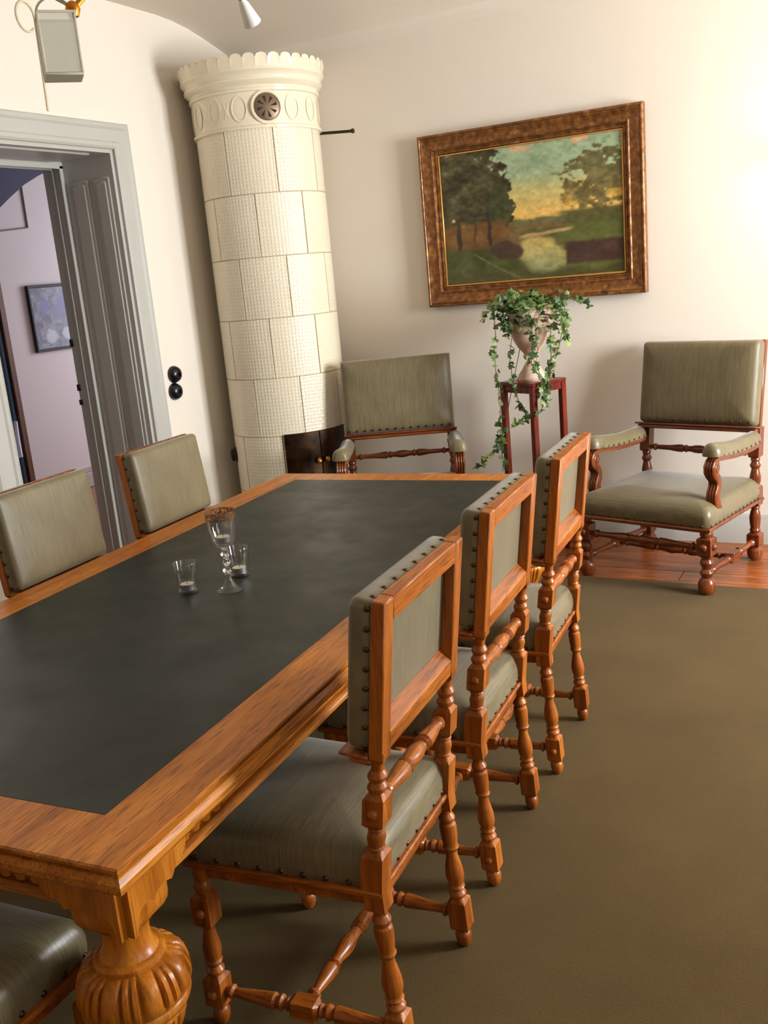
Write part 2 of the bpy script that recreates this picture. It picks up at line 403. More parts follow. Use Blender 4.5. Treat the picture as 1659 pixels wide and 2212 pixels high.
pm = q.mesh('crest_tile', 40)
for k in range(NP): link('crest_tile', pm, glaze, stove, (0, 0, 2.85), (0, 0, k*pa))
# relief wreaths on the frieze
wr = MB(); wr.tube([(.0, .062*math.cos(t), .075*math.sin(t)) for t in [2*PI*i/20 for i in range(21)]], .007, 6)
wm = wr.mesh('wreath')
lf = MB(); lf.lathe([(-.055, .002), (-.04, .010), (0, .014), (.04, .009), (.055, .002)], 10); lf.v = [(a*.4, b_, c_) for a, b_, c_ in lf.v]; lm_ = lf.mesh('relief_leaf')
for dk in range(-4, 5):
    if dk == 0: continue
    a = PHI+math.radians(10+dk*24)
    o = link('relief_wreath', wm, glaze, stove, ((SR+.006)*math.cos(a), (SR+.006)*math.sin(a), 2.645), (0, 0, a)); o.scale = (.25, .7, .9)
    for s in (-1, 1):
        b_ = a+s*math.radians(11.5)/1; link('relief_leaf', lm_, glaze, stove, ((SR+.002)*math.cos(b_), (SR+.002)*math.sin(b_), 2.645), (.35*s, 0, b_))
# ventilation rosette
a = PHI+math.radians(10)
vt = MB(); vt.lathe([(-.01, .092), (.006, .092), (.010, .085), (.010, .078), (.004, .076)], 32)
Mv = Matrix.Rotation(a, 4, 'Z') @ Matrix.Translation((SR+.004, 0, 2.645)) @ Matrix.Rotation(PI/2, 4, 'Y')
vq = MB(); vq.add(vt.v, vt.f, Mv); vq.build('vent_ring', glaze, stove)
vt = MB(); vt.lathe([(-.005, .074), (.008, .074), (.012, .066), (.012, .0)], 28)
ventm = newmat('vent_brass', srgb(120, 98, 76), .4, .5, .5)[0]
vq = MB(); vq.add(vt.v, vt.f, Mv); ve = vq.build('vent_disc', ventm, stove)
for k in range(8):
    t = k*PI/4+.2; sl = MB()
    sl.prism([(.018*math.cos(t), .018*math.sin(t)), (.056*math.cos(t-.12), .056*math.sin(t-.12)), (.060*math.cos(t+.18), .060*math.sin(t+.18))], .010, .0135)
    z = MB(); z.add(sl.v, sl.f, Mv); z.build('dark_opening_plate', iron, ve)  # raised wedge modelled for the shadowed inside of a vent opening
# fire doors
a0, a1 = PHI+math.radians(-8), PHI+math.radians(60)
firem, nt, b = newmat('aged_brass_door', srgb(60, 44, 30), .32, .5, .75)
nt.links.new(ramp(nt, noise(nt, coords(nt), 11, 4), [(.3, srgb(24, 18, 14)), (.55, srgb(66, 44, 26)), (.8, srgb(112, 78, 42))]), b.inputs['Base Color'])
am = (a0+a1)/2
for (p, r_) in ((a0, am-.004), (am+.004, a1)):
    q = arc_slab(p, r_, SR-.002, SR+.012, .38, .768, 8); fd = q.build('fire_door', firem, stove)
    s = 1 if r_ > am else -1
    ka = am+s*.07; q = MB(); q.lathe([(0, .006), (.012, .006), (.016, .016), (.026, .018), (.034, .008)], 12, m=Matrix.Rotation(ka, 4, 'Z') @ Matrix.Translation((SR+.01, 0, .585)) @ Matrix.Rotation(PI/2, 4, 'Y')); q.build('door_knob', brass, fd)
q = MB(); ra = PHI+math.radians(-84)
q.lathe([(0, .05), (.012, .055), (.02, .04), (.035, .038), (.04, .02)], 16, m=Matrix.Rotation(ra, 4, 'Z') @ Matrix.Translation((SR-.005, 0, .62)) @ Matrix.Rotation(PI/2, 4, 'Y')); q.build('soot_cap', iron, stove)
# damper rod between stove and wall
p0, p1 = at_y(684, 289, 5.45), at_y(760, 283, 5.45)
q = MB(); q.tube([Vector((SX+.2, 5.40, p0.z)), p0, p1], .009, 8); q.tube([p1, p1+Vector((.012, 0, 0))], .014, 8)
o = q.build('damper_rod', iron, stove); o.location = (-SX, -SY, 0)

# ------------------------------------------------------------------ pictures
def hash_noise(u, v, f, seed):
    rs = np.random.RandomState(seed); g = rs.rand(int(f)+3, int(f)+3)
    x, y = u*f, v*f; i, j = x.astype(int), y.astype(int); a, c = x-i, y-j
    a = a*a*(3-2*a); c = c*c*(3-2*c)
    return (g[i, j]*(1-a)+g[i+1, j]*a)*(1-c)+(g[i, j+1]*(1-a)+g[i+1, j+1]*a)*c
def fbm(u, v, f, seed): return sum(hash_noise(u, v, f*2**k, seed+k)*.5**k for k in range(4))/1.875
def sm(a, c, x): t = np.clip((x-a)/(c-a), 0, 1); return t*t*(3-2*t)
def painted(nu, nv, w_, h_, fn, name):
    u, v = np.meshgrid(np.linspace(0, 1, nu), np.linspace(0, 1, nv)); col = np.clip(fn(u, v)/255., 0, 1)
    lin = np.where(col <= .04045, col/12.92, ((col+.055)/1.055)**2.4)
    co = np.stack([(u-.5)*w_, np.zeros_like(u), (v-.5)*h_], -1).reshape(-1, 3)
    idx = np.arange(nu*nv).reshape(nv, nu)
    f = np.stack([idx[:-1, :-1], idx[:-1, 1:], idx[1:, 1:], idx[1:, :-1]], -1).reshape(-1, 4)
    me = bpy.data.meshes.new(name); me.from_pydata(co.tolist(), [], f.tolist())
    at = me.color_attributes.new('paint', 'FLOAT_COLOR', 'POINT')
    rgba = np.concatenate([lin.reshape(-1, 3), np.ones((nu*nv, 1))], 1).astype(np.float32); at.data.foreach_set('color', rgba.ravel())
    return me
def landscape(u, v):
    n1, n2, n3 = fbm(u, v, 6, 1), fbm(u, v, 14, 9), fbm(u, v, 40, 20)
    C = lambda *a: np.array(a, float)
    t = np.clip((v-.40)/.55, 0, 1)[..., None]
    col = C(220, 176, 66)*(1-sm(.1, .5, t))+C(172, 180, 96)*sm(.1, .5, t); k = sm(.40, .75, t); col = col*(1-k)+C(98, 164, 134)*k
    col = col+(n2[..., None]-.5)*36
    def lay(mask, c): nonlocal col; m_ = np.clip(mask, 0, 1)[..., None]; col = col*(1-m_)+c*m_
    for (cu, cv, ru, rv) in ((.45, .95, .07, .035), (.78, .97, .04, .035)):
        lay(1-sm(.6, 1.1, ((u-cu)/ru)**2+((v-cv)/rv)**2+(n2-.5)*3.5+(n3-.5)*2)*.75, C(210, 166, 124))
    lay(sm(.47, .44, v+(n2-.5)*.05), C(104, 98, 60))                       # far woods
    lay(sm(.42, .40, v+(n2-.5)*.02)*1., C(118, 92, 52))
    lay(sm(.385, .37, v)*sm(.38, .5, u), C(88, 88, 48))
    # right trees
    d = ((u-.94)/.22)**2+((v-.68)/.24)**2+(n2-.5)*2.6+(n3-.5)*2.2; lay(sm(1.0, .6, d)*.85, C(100, 88, 50)+(n3[..., None]-.5)*40)
    d = ((u-.75)/.09)**2+((v-.58)/.14)**2+(n2-.5)*2.2+(n3-.5)*1.6; lay(sm(1.0, .6, d)*.8, C(106, 92, 50)+(n3[..., None]-.5)*40)
    lay(sm(.56, .66, n2)*sm(.66, .7, u)*sm(.50, .53, v)*sm(.64, .60, v)*.8, C(196, 152, 70))
    lay(sm(.50, .47, v)*sm(.62, .72, u+(n1-.5)*.1), C(84, 80, 42)+(n2[..., None]-.5)*24)
    lay(sm(.40, .37, v)*sm(.66, .72, u), C(88, 92, 44))
    # left trees
    d = ((u-.10)/.28)**2+((v-.74)/.38)**2+(n2-.5)*1.6+(n3-.5)*.9; lay(sm(1.05, .9, d), C(66, 60, 30)+(n2[..., None]-.5)*80+(n3[..., None]-.5)*40)
    d = ((u-.33)/.09)**2+((v-.57)/.15)**2+(n2-.5)*1.5+(n3-.5)*.8; lay(sm(1.0, .85, d), C(60, 62, 32)+(n3[..., None]-.5)*30)
    lay(sm(.48, .44, v+(n2-.5)*.06)*sm(.42, .33, u), C(112, 78, 36)+(n2[..., None]-.5)*40)
    for (tu, tv0, tv1, tw_) in ((.10, .22, .62, .016), (.27, .26, .72, .013), (.19, .30, .55, .007)):
        lay(sm(tw_, tw_*.6, np.abs(u-tu+(n2-.5)*.03))*sm(tv0, tv0+.05, v)*sm(tv1, tv1-.25, v)*.85, C(50, 36, 26))
    # foreground
    lay(sm(.30, .25, v+(n1-.5)*.1)*sm(.50, .40, u), C(72, 76, 34)+(n2[..., None]-.5)*40)
    lay(sm(.10, .05, v+(n2-.5)*.06), C(74, 70, 34)+(n2[..., None]-.5)*30)
    riv = np.where(v > .28, .70-(v-.28)*-.6-.30*sm(.39, .30, v), .56)
    d = ((u-.555-.03*np.sin(v*16))/.135)**2+((v-.19)/.145)**2+(n2-.5)*.9+(n3-.5)*.5; lay(sm(1.15, .55, d)*.95, C(190, 166, 96)*sm(.08, .3, v)[..., None]+C(142, 142, 96)*(1-sm(.08, .3, v))[..., None]+(n2[..., None]-.5)*40)
    lay(sm(.016, .008, np.abs(v-.34-(u-.55)*.12+(n2-.5)*.02))*sm(.42, .46, u)*sm(.74, .70, u), C(172, 138, 88))
    d = ((u-.37)/.10)**2+((v-.24)/.07)**2+(n2-.5)*1.6; lay(sm(1.1, .5, d)*.9, C(66, 48, 36))
    lay(sm(.27, .245, v+(n2-.5)*.03)*sm(.67, .69, u+(n2-.5)*.05)*sm(.09, .12, v), C(70, 48, 40)+(n2[..., None]-.5)*20)
    pc = .15+(.27-v)*.9+(.27-v)**2*1.2
    lay(sm(.014, .005, np.abs(u-pc))*sm(.27, .20, v)*sm(.0, .06, v)*.6, C(126, 112, 62))
    return (col*(.82+.36*n3[..., None]))*1.0
def canvas_mat(name, rough=.35):
    m, nt, b = newmat(name, (1, 1, 1, 1), rough, .4)
    a = nt.nodes.new('ShaderNodeVertexColor'); a.layer_name = 'paint'; nt.links.new(a.outputs[0], b.inputs['Base Color'])
    bump(nt, b, noise(nt, coords(nt), 160, 3), .2, .001); return m
def framed(root, W, H, prof, mats, canvas_me, cmat, canvas_depth):
    """mitred frame round W x H (outer); local x right, z up, -y towards the viewer. prof: (inwards, proud)"""
    for side in range(4):
        q = MB(); rows = []
        for (a, h) in prof:
            x0, x1, z0, z1 = -W/2+a, W/2-a, -H/2+a, H/2-a
            P = [(x0, z0), (x1, z0), (x1, z1), (x0, z1)]; A, B = P[side], P[(side+1) % 4]
            rows.append([(A[0], -h, A[1]), (B[0], -h, B[1])])
        rows.append(rows[0])
        q.rings(rows, closed=False, cap=False)
        n = len(prof)
        q.f.append(tuple(2*i for i in range(n))); q.f.append(tuple(2*i+1 for i in range(n))[::-1])
        q.build('frame_side', mats[side % len(mats)], root, ang=25)
    c = link('canvas', canvas_me, cmat, root, (0, -canvas_depth, 0))
gold, nt, b = newmat('dark_gilt', srgb(128, 80, 40), .36, .5, .45)
v_ = nt.nodes.new('ShaderNodeTexVoronoi'); v_.inputs['Scale'].default_value = 26; nt.links.new(coords(nt), v_.inputs['Vector'])
nt.links.new(ramp(nt, noise(nt, coords(nt), 30, 3), [(.3, srgb(92, 56, 28)), (.55, srgb(134, 86, 44)), (.8, srgb(182, 128, 70))]), b.inputs['Base Color'])
bump(nt, b, v_.outputs['Distance'], .5, .006)
PW, PH = 1.342, 1.0
pic = thing('landscape_painting', 'landscape oil painting of river and trees in a wide gilt frame on the wall', 'painting', (-1.957, YB-.012, 1.939))
fprof = [(0, .0), (0, .045), (.006, .052), (.014, .052), (.018, .046), (.024, .048), (.03, .044), (.06, .034), (.078, .036), (.084, .04), (.09, .036), (.094, .024), (.10, .022), (.104, .026), (.112, .026), (.116, .012), (.116, 0)]
framed(pic, PW, PH, fprof, [gold], painted(230, 160, PW-.22, PH-.22, landscape, 'canvas'), canvas_mat('oil_paint', .28), .014)
slip = MB(); sl_ = newmat('highlight_lightened_gilt', srgb(214, 158, 84), .28, .5, .7)[0]  # paler than the frame gilt: a window highlight put into the colour
for a_ in (-1, 1):
    slip = MB(); slip.box(a_*(PW/2-.1165), a_*(PW/2-.126), -.022, -.014, -PH/2+.1165, PH/2-.1165, .002); slip.build('gilt_slip', sl_, pic)
    slip = MB(); slip.box(-PW/2+.1262, PW/2-.1262, -.022, -.014, a_*(PH/2-.1165), a_*(PH/2-.126), .002); slip.build('gilt_slip', sl_, pic)
# ivy print in the next room
def iris(u, v):
    n1, n2, n3 = fbm(u, v, 5, 3), fbm(u, v, 16, 5), fbm(u, v, 44, 8)
    C = lambda *a: np.array(a, float)
    col = C(112, 108, 124)*np.ones(u.shape+(1,))+(n2[..., None]-.5)*90+(n3[..., None]-.5)*50
    for (cu, cv, r, c) in ((.25, .70, .12, (96, 100, 150)), (.62, .72, .16, (98, 100, 148)), (.45, .55, .12, (110, 104, 130)), (.3, .2, .13, (190, 190, 200)), (.65, .22, .12, (186, 188, 198)), (.86, .5, .12, (118, 108, 146))):
        m_ = sm(1.1, .6, ((u-cu)/r)**2+((v-cv)/r)**2+(n2-.5)*1.6)[..., None]*.8; col = col*(1-m_)+C(*c)*m_
    return col
P0, P1 = at_x(53, 618, NX), at_x(75, 763, NX)
ih = P0.z-P1.z; iw = .62
ip = thing('flower_print', 'black framed flower picture in blue and grey on the wall of the next room', 'picture', (NX+.012, (P0.y+P1.y)/2+iw/2, (P0.z+P1.z)/2), PI/2)
framed(ip, iw, ih, [(0, 0), (0, .02), (.004, .024), (.02, .024), (.024, .014), (.024, 0)], [newmat('black_frame', srgb(16, 13, 20), .6)[0]], painted(70, 60, iw-.045, ih-.045, iris, 'print'), canvas_mat('print_paint', .3), .012)
# teal curtain with a brown post in the next room
A, Bq = at_x(8, 720, NX+.06), at_x(70, 1045, NX+.06)
yb_ = (A.y+Bq.y)/2
cu = thing('teal_curtain', 'dark teal hanging curtain with brown edge in the next room', 'curtain', (NX+.06, yb_, 0))
q = MB(); rows = []
for z in (.06, .6, 1.2, 2.0): rows.append([(.018*math.sin(i*.9), -.03-.02*i, z) for i in range(30)]+[(.018*math.sin(i*.9)-.012, -.03-.02*i, z) for i in range(29, -1, -1)])
q.rings(rows); q.build('drape', newmat('teal_cloth', srgb(40, 66, 84), .8)[0], cu)
q = MB(); q.box(-.02, .03, -.03, .03, .0, 2.05, .006); q.build('edge_post', wood('brown_post', srgb(84, 56, 40), srgb(112, 78, 58), srgb(128, 92, 70), 'z'), cu)
q = MB(); q.tube([(.05, -.10, .75), (.055, -.13, .6), (.05, -.12, .45)], [.02, .035, .03], 8); q.build('tieback', newmat('pale_cloth', srgb(200, 205, 225), .7)[0], cu)
# thin conduit on that wall
q = MB(); q.tube([at_x(45, 397, NX+.008), at_x(60, 492, NX+.008)], .008, 6)
q.tube([at_x(60, 492, NX+.008), at_x(-30, 503, NX+.008)], .006, 6)
tag(q.build('wall_conduit', newmat('conduit_paint', srgb(140, 122, 118), .6)[0]), 'thin grey conduit on the pale wall of the next room', 'conduit')

# ------------------------------------------------------------------ switches and cable on the door wall
for (px, py, nm) in ((377, 809, 'upper round black switch of the pair beside the door casing'), (379, 846, 'lower round black switch of the pair beside the door casing')):
    p = at_x(px, py, XL+.02); t = thing('wall_switch', nm, 'switch', (XL, p.y+.01, p.z), 0, 'round black switches beside the door')
    q = MB(); q.lathe([(0, .050), (.012, .052), (.02, .049), (.036, .041), (.046, .024), (.048, .0)], 28, m=Matrix.Rotation(PI/2, 4, 'Y')); q.build('cover', blackb, t)
    q = MB(); q.box(.044, .062, -.004, .004, -.014, .014, .002); q.build('toggle', blackb, t)
q = MB(); c0 = at_x(105, 240, XL+.006); c1 = at_x(77, 45, XL+.006)
loop = [c0, c0*.5+c1*.5, c1]+[c1+Vector((.0, -.06+.06*math.cos(t), .07*math.sin(t)+.01)) for t in [i*PI/8 for i in range(1, 15)]]
q.tube(loop, .006, 8); tag(q.build('wall_cable', newmat('cream_cable', srgb(222, 208, 180), .6)[0]), 'cream electric cable running up the wall above the door with a loop', 'cable')

# ------------------------------------------------------------------ table
TX0, TX1, TY0, TY1, TZ, INS = -2.345, -1.0227, 1.0613, 3.9825, .7786, .1356
tcx, tcy = (TX0+TX1)/2, (TY0+TY1)/2; hw, hl = (TX1-TX0)/2, (TY1-TY0)/2
tb = thing('conference_table', 'long oak table with dark leather top and fluted bulb legs', 'table', tw(tcx, tcy), TA)
# moulded edge swept round the four sides, mitred, cut into boards
edge = [(INS, 0), (.004, 0), (.0, -.003), (.0, -.009), (.010, -.011), (.010, -.016), (.003, -.019), (.0, -.023), (-.004, -.030), (-.004, -.042), (.002, -.050), (.012, -.056), (.02, -.058), (INS, -.058)]
P = [(-hw, -hl), (hw, -hl), (hw, hl), (-hw, hl)]
dirs = [(1, 0), (0, 1), (-1, 0), (0, -1)]
def side_piece(side, t0, t1, first, last):
    A, B_ = Vector(P[side]), Vector(P[(side+1) % 4]); d = Vector(dirs[side]); nrm = Vector((-d.y, d.x)); L = (B_-A).length
    q = MB(); rows = []
    for (a, z) in edge:
        s0 = a if first else t0*L+.0004; s1 = L-a if last else t1*L-.0004
        p0 = A+d*s0+nrm*a; p1 = A+d*s1+nrm*a; rows.append([(p0.x, p0.y, TZ+z), (p1.x, p1.y, TZ+z)])
    rows.append(rows[0]); q.rings(rows, closed=False, cap=False); n = len(edge)
    q.f.append(tuple(2*i for i in range(n))); q.f.append(tuple(2*i+1 for i in range(n))[::-1])
    q.build('border_board', oak_top, tb, ang=22)
for side, cuts in ((0, [0, 1]), (1, [0, .335, .43, .72, 1]), (2, [0, 1]), (3, [0, .3, .62, 1])):
    for i in range(len(cuts)-1): side_piece(side, cuts[i], cuts[i+1], i == 0, i == len(cuts)-2)
q = MB(); q.box(-hw+INS-.001, hw-INS+.001, -hl+INS-.001, hl-INS+.001, TZ-.05, TZ+.0006, .0006); q.build('leather_inlay', leath, tb)
# frieze under the top and lower moulding
LI = .108; ST = LI+.058
for nm_, ins, z0, z1, bv in (('frieze', .060, .668, .722, .002), ('lower_moulding', .040, .645, .670, .008)):
    for side in range(4):
        q = MB(); i2 = ins+.03
        if side == 0: q.box(-hw+ST, hw-ST, -hl+ins, -hl+i2, z0, z1, bv)
        if side == 2: q.box(-hw+ST, hw-ST, hl-i2, hl-ins, z0, z1, bv)
        if side == 1: q.box(hw-i2, hw-ins, -hl+ST, hl-ST, z0, z1, bv)
        if side == 3: q.box(-hw+ins, -hw+i2, -hl+ST, hl-ST, z0, z1, bv)
        q.build(nm_, oak_x if side % 2 == 0 else oak_y, tb)
# carved gadroon blocks beside the legs
gd = MB(); gd.lathe([(-.023, .006), (-.02, .013), (.0, .0165), (.02, .013), (.023, .006)], 14); gm = gd.mesh('gadroon')
for sx in (-1, 1):
    for sy in (-1, 1):
        for k in range(4):
            link('gadroon', gm, oak_z, tb, (sx*(hw-.060), sy*(hl-LI-.135-k*.036), .695))
            link('gadroon', gm, oak_z, tb, (sx*(hw-LI-.135-k*.036), sy*(hl-.060), .695))
for sy in (-1, 1):
    for sx in (-1, 1):
        for k in range(-1, 2): link('gadroon', gm, oak_z, tb, (sx*(hw-.060), sy*.42+k*.036, .695))
# legs
def table_leg(sx, sy):
    lx, ly = sx*(hw-LI), sy*(hl-LI)
    q = MB(); mt = Matrix.Translation((lx, ly, 0))
    q.lathe([(.0, .05), (.02, .06), (.05, .055), (.065, .04), (.07, .046, 's'), (.075, .052, 's'), (.15, .052, 's'), (.158, .04, 's'), (.16, .045), (.175, .055), (.185, .045), (.20, .038),
             (.225, .04), (.25, .048), (.27, .06), (.285, .064), (.297, .058), (.305, .046), (.32, .044)], 28, m=mt)
    o = q.build('leg', oak_z, tb)
    R = []; n = 216
    bp = [(.315, .044), (.33, .054), (.345, .066), (.365, .077), (.385, .085), (.40, .088), (.408, .084), (.413, .090), (.418, .098), (.425, .1005), (.432, .099), (.436, .0965), (.440, .099), (.447, .1025), (.456, .104), (.466, .1035), (.476, .101), (.486, .098), (.496, .093), (.504, .086), (.510, .075), (.514, .060)]
    for (z, r) in bp:
        ring = []; fd = sm(.440, .456, np.float64(z))*sm(.514, .504, np.float64(z)) if z > .43 else sm(.325, .345, np.float64(z))*sm(.402, .392, np.float64(z))
        for i in range(n):
            a = 2*PI*i/n; t = (a*8/(2*PI)) % 1
            if t < .58:
                u = abs(t-.29)/.29; k = .007*(1-u*u)-.004 if u < .80 else -.009
                if u < .86 and u > .72: k -= .004
            else:
                w_ = abs(t-.79)/.21; k = .001 if w_ > .14 else -.006
                if w_ > .9: k = -.004
            ring.append(((r+k*float(fd))*math.cos(a), (r+k*float(fd))*math.sin(a), z))
        R.append(ring)
    q = MB(); q.rings(R, m=mt); q.build('fluted_bulb', oak_z, o, ang=55)
    q = MB(); q.lathe([(.508, .05), (.510, .062), (.514, .0655), (.521, .0655), (.525, .061), (.526, .054), (.532, .049), (.545, .0445), (.56, .0425), (.575, .0435), (.586, .048), (.594, .055)], 32, m=mt); q.build('collar', oak_z, o)
    q = MB(); q.lathe([(.588, .046, 's'), (.594, .052, 's'), (.606, .058, 's'), (.618, .060, 's'), (.725, .060, 's')], 24, m=mt)
    q.build('block', oak_z, o, ang=25)
    # applied ogee brackets with raised corner fillets
    for (ax, s) in (('x', sx), ('y', sy)):
        w_ = .060
        pf = [(w_, .722), (w_, .606), (.050, .606), (.048, .618), (.045, .634), (.034, .646), (.012, .651), (-.004, .640), (-.012, .652), (-.035, .656), (-.058, .648), (-.072, .664), (-.088, .668), (-.105, .68), (-.112, .695), (-.112, .722)]
        qq = MB()
        if ax == 'x': qq.prism([(a*sy, z) for a, z in pf], sx*.058, sx*.076, 'yz', m=mt)
        else: qq.prism([(a*sx, z) for a, z in pf], sy*.058, sy*.076, 'xz', m=mt)
        qq.build('bracket', oak_z, o, ang=30)
for sx in (-1, 1):
    for sy in (-1, 1): table_leg(sx, sy)

# ------------------------------------------------------------------ upholstery helper
def outline(wf, wr, y0, y1, rad, n=4):
    """rounded trapezoid, counter-clockwise: rear width wr at y0, front width wf at y1"""
    C = [(wr/2, y0), (wf/2, y1), (-wf/2, y1), (-wr/2, y0)]
    pts = []
    for i, (x, y) in enumerate(C):
        sx = 1 if x > 0 else -1; sy = 1 if y == y1 else -1
        cx, cy = x-sx*rad, y-sy*rad
        a0 = {(1, -1): -PI/2, (1, 1): 0, (-1, 1): PI/2, (-1, -1): PI}[(sx, sy)]
        for k in range(n+1):
            a = a0+PI/2*k/n; pts.append((cx+rad*math.cos(a), cy+rad*math.sin(a)))
    # subdivide straight runs
    out = []
    for i, p in enumerate(pts):
        q_ = pts[(i+1) % len(pts)]; L = math.dist(p, q_); m_ = max(1, int(L/.05))
        for k in range(m_): out.append((p[0]+(q_[0]-p[0])*k/m_, p[1]+(q_[1]-p[1])*k/m_))
    return out
def cushion(q, ol, layers, m=None):
    """layers: (inset metres, z)"""
    cx = 0; cy = sum(p[1] for p in ol)/len(ol)
    ex = max(p[0] for p in ol); ey = max(abs(p[1]-cy) for p in ol)
    R = []
    for (ins, z) in layers:
        R.append([(x*(1-ins/ex), cy+(y-cy)*(1-ins/ey), z) for x, y in ol])
    return q.rings(R, m=m)
def bar(q, half, mid=None, n=16, m=None):
    """turned bar along x from its half profile (t from -1..0 as metres, r); mirrored"""
    pr = half+[(-t, r) for t, r in half[::-1] if abs(t) > 1e-6] if mid is None else half+mid+[(-t, r) for t, r in half[::-1]]
    X = Matrix.Rotation(PI/2, 4, 'Y')
    return q.lathe(pr, n, m=(m @ X if m is not None else X))
nq = MB(); nq.lathe([(-.001, .0072), (.0012, .0068), (.0035, .0048), (.0048, .0015)], 10); nailme = nq.mesh('nail'); nailme.materials.append(nailm)
bq = MB(); bq.lathe([(-.002, .0125), (.003, .012), (.008, .009), (.011, .003)], 14); bossme = bq.mesh('boss'); bossme.materials.append(ch_z)
bq = MB(); bq.lathe([(-.002, .02), (.005, .019), (.012, .014), (.016, .005)], 14); bossbig = bq.mesh('boss'); bossbig.materials.append(ar_z)
def face(axis, s):
    return {('x', 1): (0, PI/2, 0), ('x', -1): (0, -PI/2, 0), ('y', 1): (-PI/2, 0, 0), ('y', -1): (PI/2, 0, 0)}[(axis, s)]
# ------------------------------------------------------------------ dining chair (front = +y, rear ledge corner at y=-.24)
def make_chair(label, group):
    c = thing('dining_chair', label, 'chair', group=group)
    HWr, HWf, LZ = .2275, .246, .4386
    px, pf = HWr-.026, HWf-.026
    yo = lambda z: (-.222-.118*(z-.48)) if z > .45 else (-.2185-.028*(.45-z)/.45)
    rear = [(0, .008), (.004, .014), (.018, .020), (.034, .021), (.042, .017), (.046, .013), (.048, .016, 's'), (.056, .0235, 's'), (.13, .0235, 's'), (.138, .016, 's'), (.140, .016), (.145, .021), (.152, .0225), (.158, .020), (.162, .015),
            (.166, .018), (.171, .0215), (.176, .018), (.179, .0175), (.19, .0215), (.203, .0235), (.22, .0225), (.24, .0185), (.258, .0145), (.270, .0135), (.276, .018), (.282, .0205), (.287, .018), (.290, .018), (.31, .0205), (.335, .0215), (.345, .0205), (.35, .016), (.356, .0195), (.363, .021), (.370, .018), (.376, .0145), (.385, .0155), (.388, .017, 's'), (.392, .0225, 's'), (.43, .0225, 's'),
            (.445, .0245, 's'), (.520, .0245, 's'), (.530, .0165, 's'), (.532, .017), (.537, .0205), (.542, .018), (.548, .0185), (.560, .0205), (.570, .0185), (.576, .0155), (.580, .019), (.585, .0165), (.588, .0165, 's'), (.596, .0235, 's'), (.655, .0235, 's'), (.663, .017, 's'),
            (.666, .0165), (.672, .0205), (.679, .0215), (.686, .018), (.69, .015), (.696, .0195), (.703, .0215), (.710, .0185), (.716, .014), (.726, .0135), (.734, .016), (.738, .016, 's'), (.744, .0195, 's'), (.76, .0195, 's')]
    for s in (-1, 1):
        q = MB(); q.lathe(rear, 24, off=lambda z: (s*px, yo(z))); o = q.build('rear_leg', ch_z, c, ang=30)
        link('boss', bossme, None, o, (s*(px+.0235), yo(.625), .625), face('x', s))
        link('boss', bossme, None, o, (s*(px+.0235), yo(.09), .09), face('x', s))
    front = [(0, .008), (.004, .014), (.018, .020), (.034, .021), (.042, .017), (.047, .013), (.050, .016, 's'), (.058, .0235, 's'), (.126, .0235, 's'), (.134, .016, 's'), (.136, .017), (.142, .0215), (.149, .0225), (.155, .019), (.160, .0155), (.166, .019), (.172, .0215), (.178, .0185),
             (.182, .019), (.195, .022), (.207, .0225), (.225, .0195), (.245, .015), (.258, .0135), (.264, .015), (.267, .016, 's'), (.276, .0235, 's'), (.343, .0235, 's'), (.352, .016, 's'), (.354, .017), (.362, .020), (.37, .0215), (.378, .019), (.384, .016), (.39, .0175), (.42, .019), (.435, .019)]
    for s in (-1, 1):
        q = MB(); q.lathe(front, 24, off=lambda z: (s*pf, .214)); o = q.build('front_leg', ch_z, c, ang=30)
        for z in (.31, .092): link('boss', bossme, None, o, (s*(pf+.0235), .214, z), face('x', s)); link('boss', bossme, None, o, (s*pf, .2375, z), face('y', 1))
    # ledge under the seat
    q = MB(); ol = [(HWr, -.24), (HWf, .24), (-HWf, .24), (-HWr, -.24)]
    q.rings([[(x*(1-i/.24), y*(1-i/.24), z) for x, y in ol] for i, z in ((.012, .425), (.002, .429), (0, .433), (0, .4386), (.003, .442))]); fr = q.build('seat_frame', ch_y, c, ang=30)
    q = MB()
    for s in (-1, 1): q.add([(s*(HWr-.022), -.20, .395), (s*(HWf-.022), .2, .395), (s*(HWf-.04), .2, .395), (s*(HWr-.04), -.2, .395), (s*(HWr-.022), -.20, .427), (s*(HWf-.022), .2, .427), (s*(HWf-.04), .2, .427), (s*(HWr-.04), -.2, .427)], [(0,1,2,3), (4,5,6,7), (0,1,5,4), (1,2,6,5), (2,3,7,6), (3,0,4,7)])
    q.box(-HWf+.05, HWf-.05, .2, .22, .395, .427); q.box(-HWr+.05, HWr-.05, -.225, -.205, .395, .427); q.build('seat_rail', ch_x, fr)
    # seat cushion
    ol = outline(2*HWf-.022, 2*HWr-.022, -.231, .231, .022)
    q = MB(); cushion(q, ol, [(.004, .441), (0, .445), (-.002, .465), (-.002, .485), (.002, .503), (.010, .518), (.022, .529), (.045, .537), (.08, .542), (.13, .546), (.18, .548)]); st = q.build('seat', fab_y, c, ang=60)
    for s in (-1, 1):
        for k in range(8):
            t = k/7; y = -.165+t*.375; hx = HWr+(HWf-HWr)*(y+.24)/.48-.0105
            link('nail', nailme, None, st, (s*hx, y, .451), face('x', s))
    for k in range(7): link('nail', nailme, None, st, (-.165+k*.055, -.2305, .451), face('y', -1))
    for k in range(8): link('nail', nailme, None, st, (-.2+k*.0571, .2305, .451), face('y', 1))
    # back: leaning frame in its own plane (x, t up along the lean)
    lean = math.atan(.118); zb = .757; bk = Matrix.Translation((0, yo(zb), zb)) @ Matrix.Rotation(lean, 4, 'X')
    H = .327; W = HWr-.002
    q = MB()
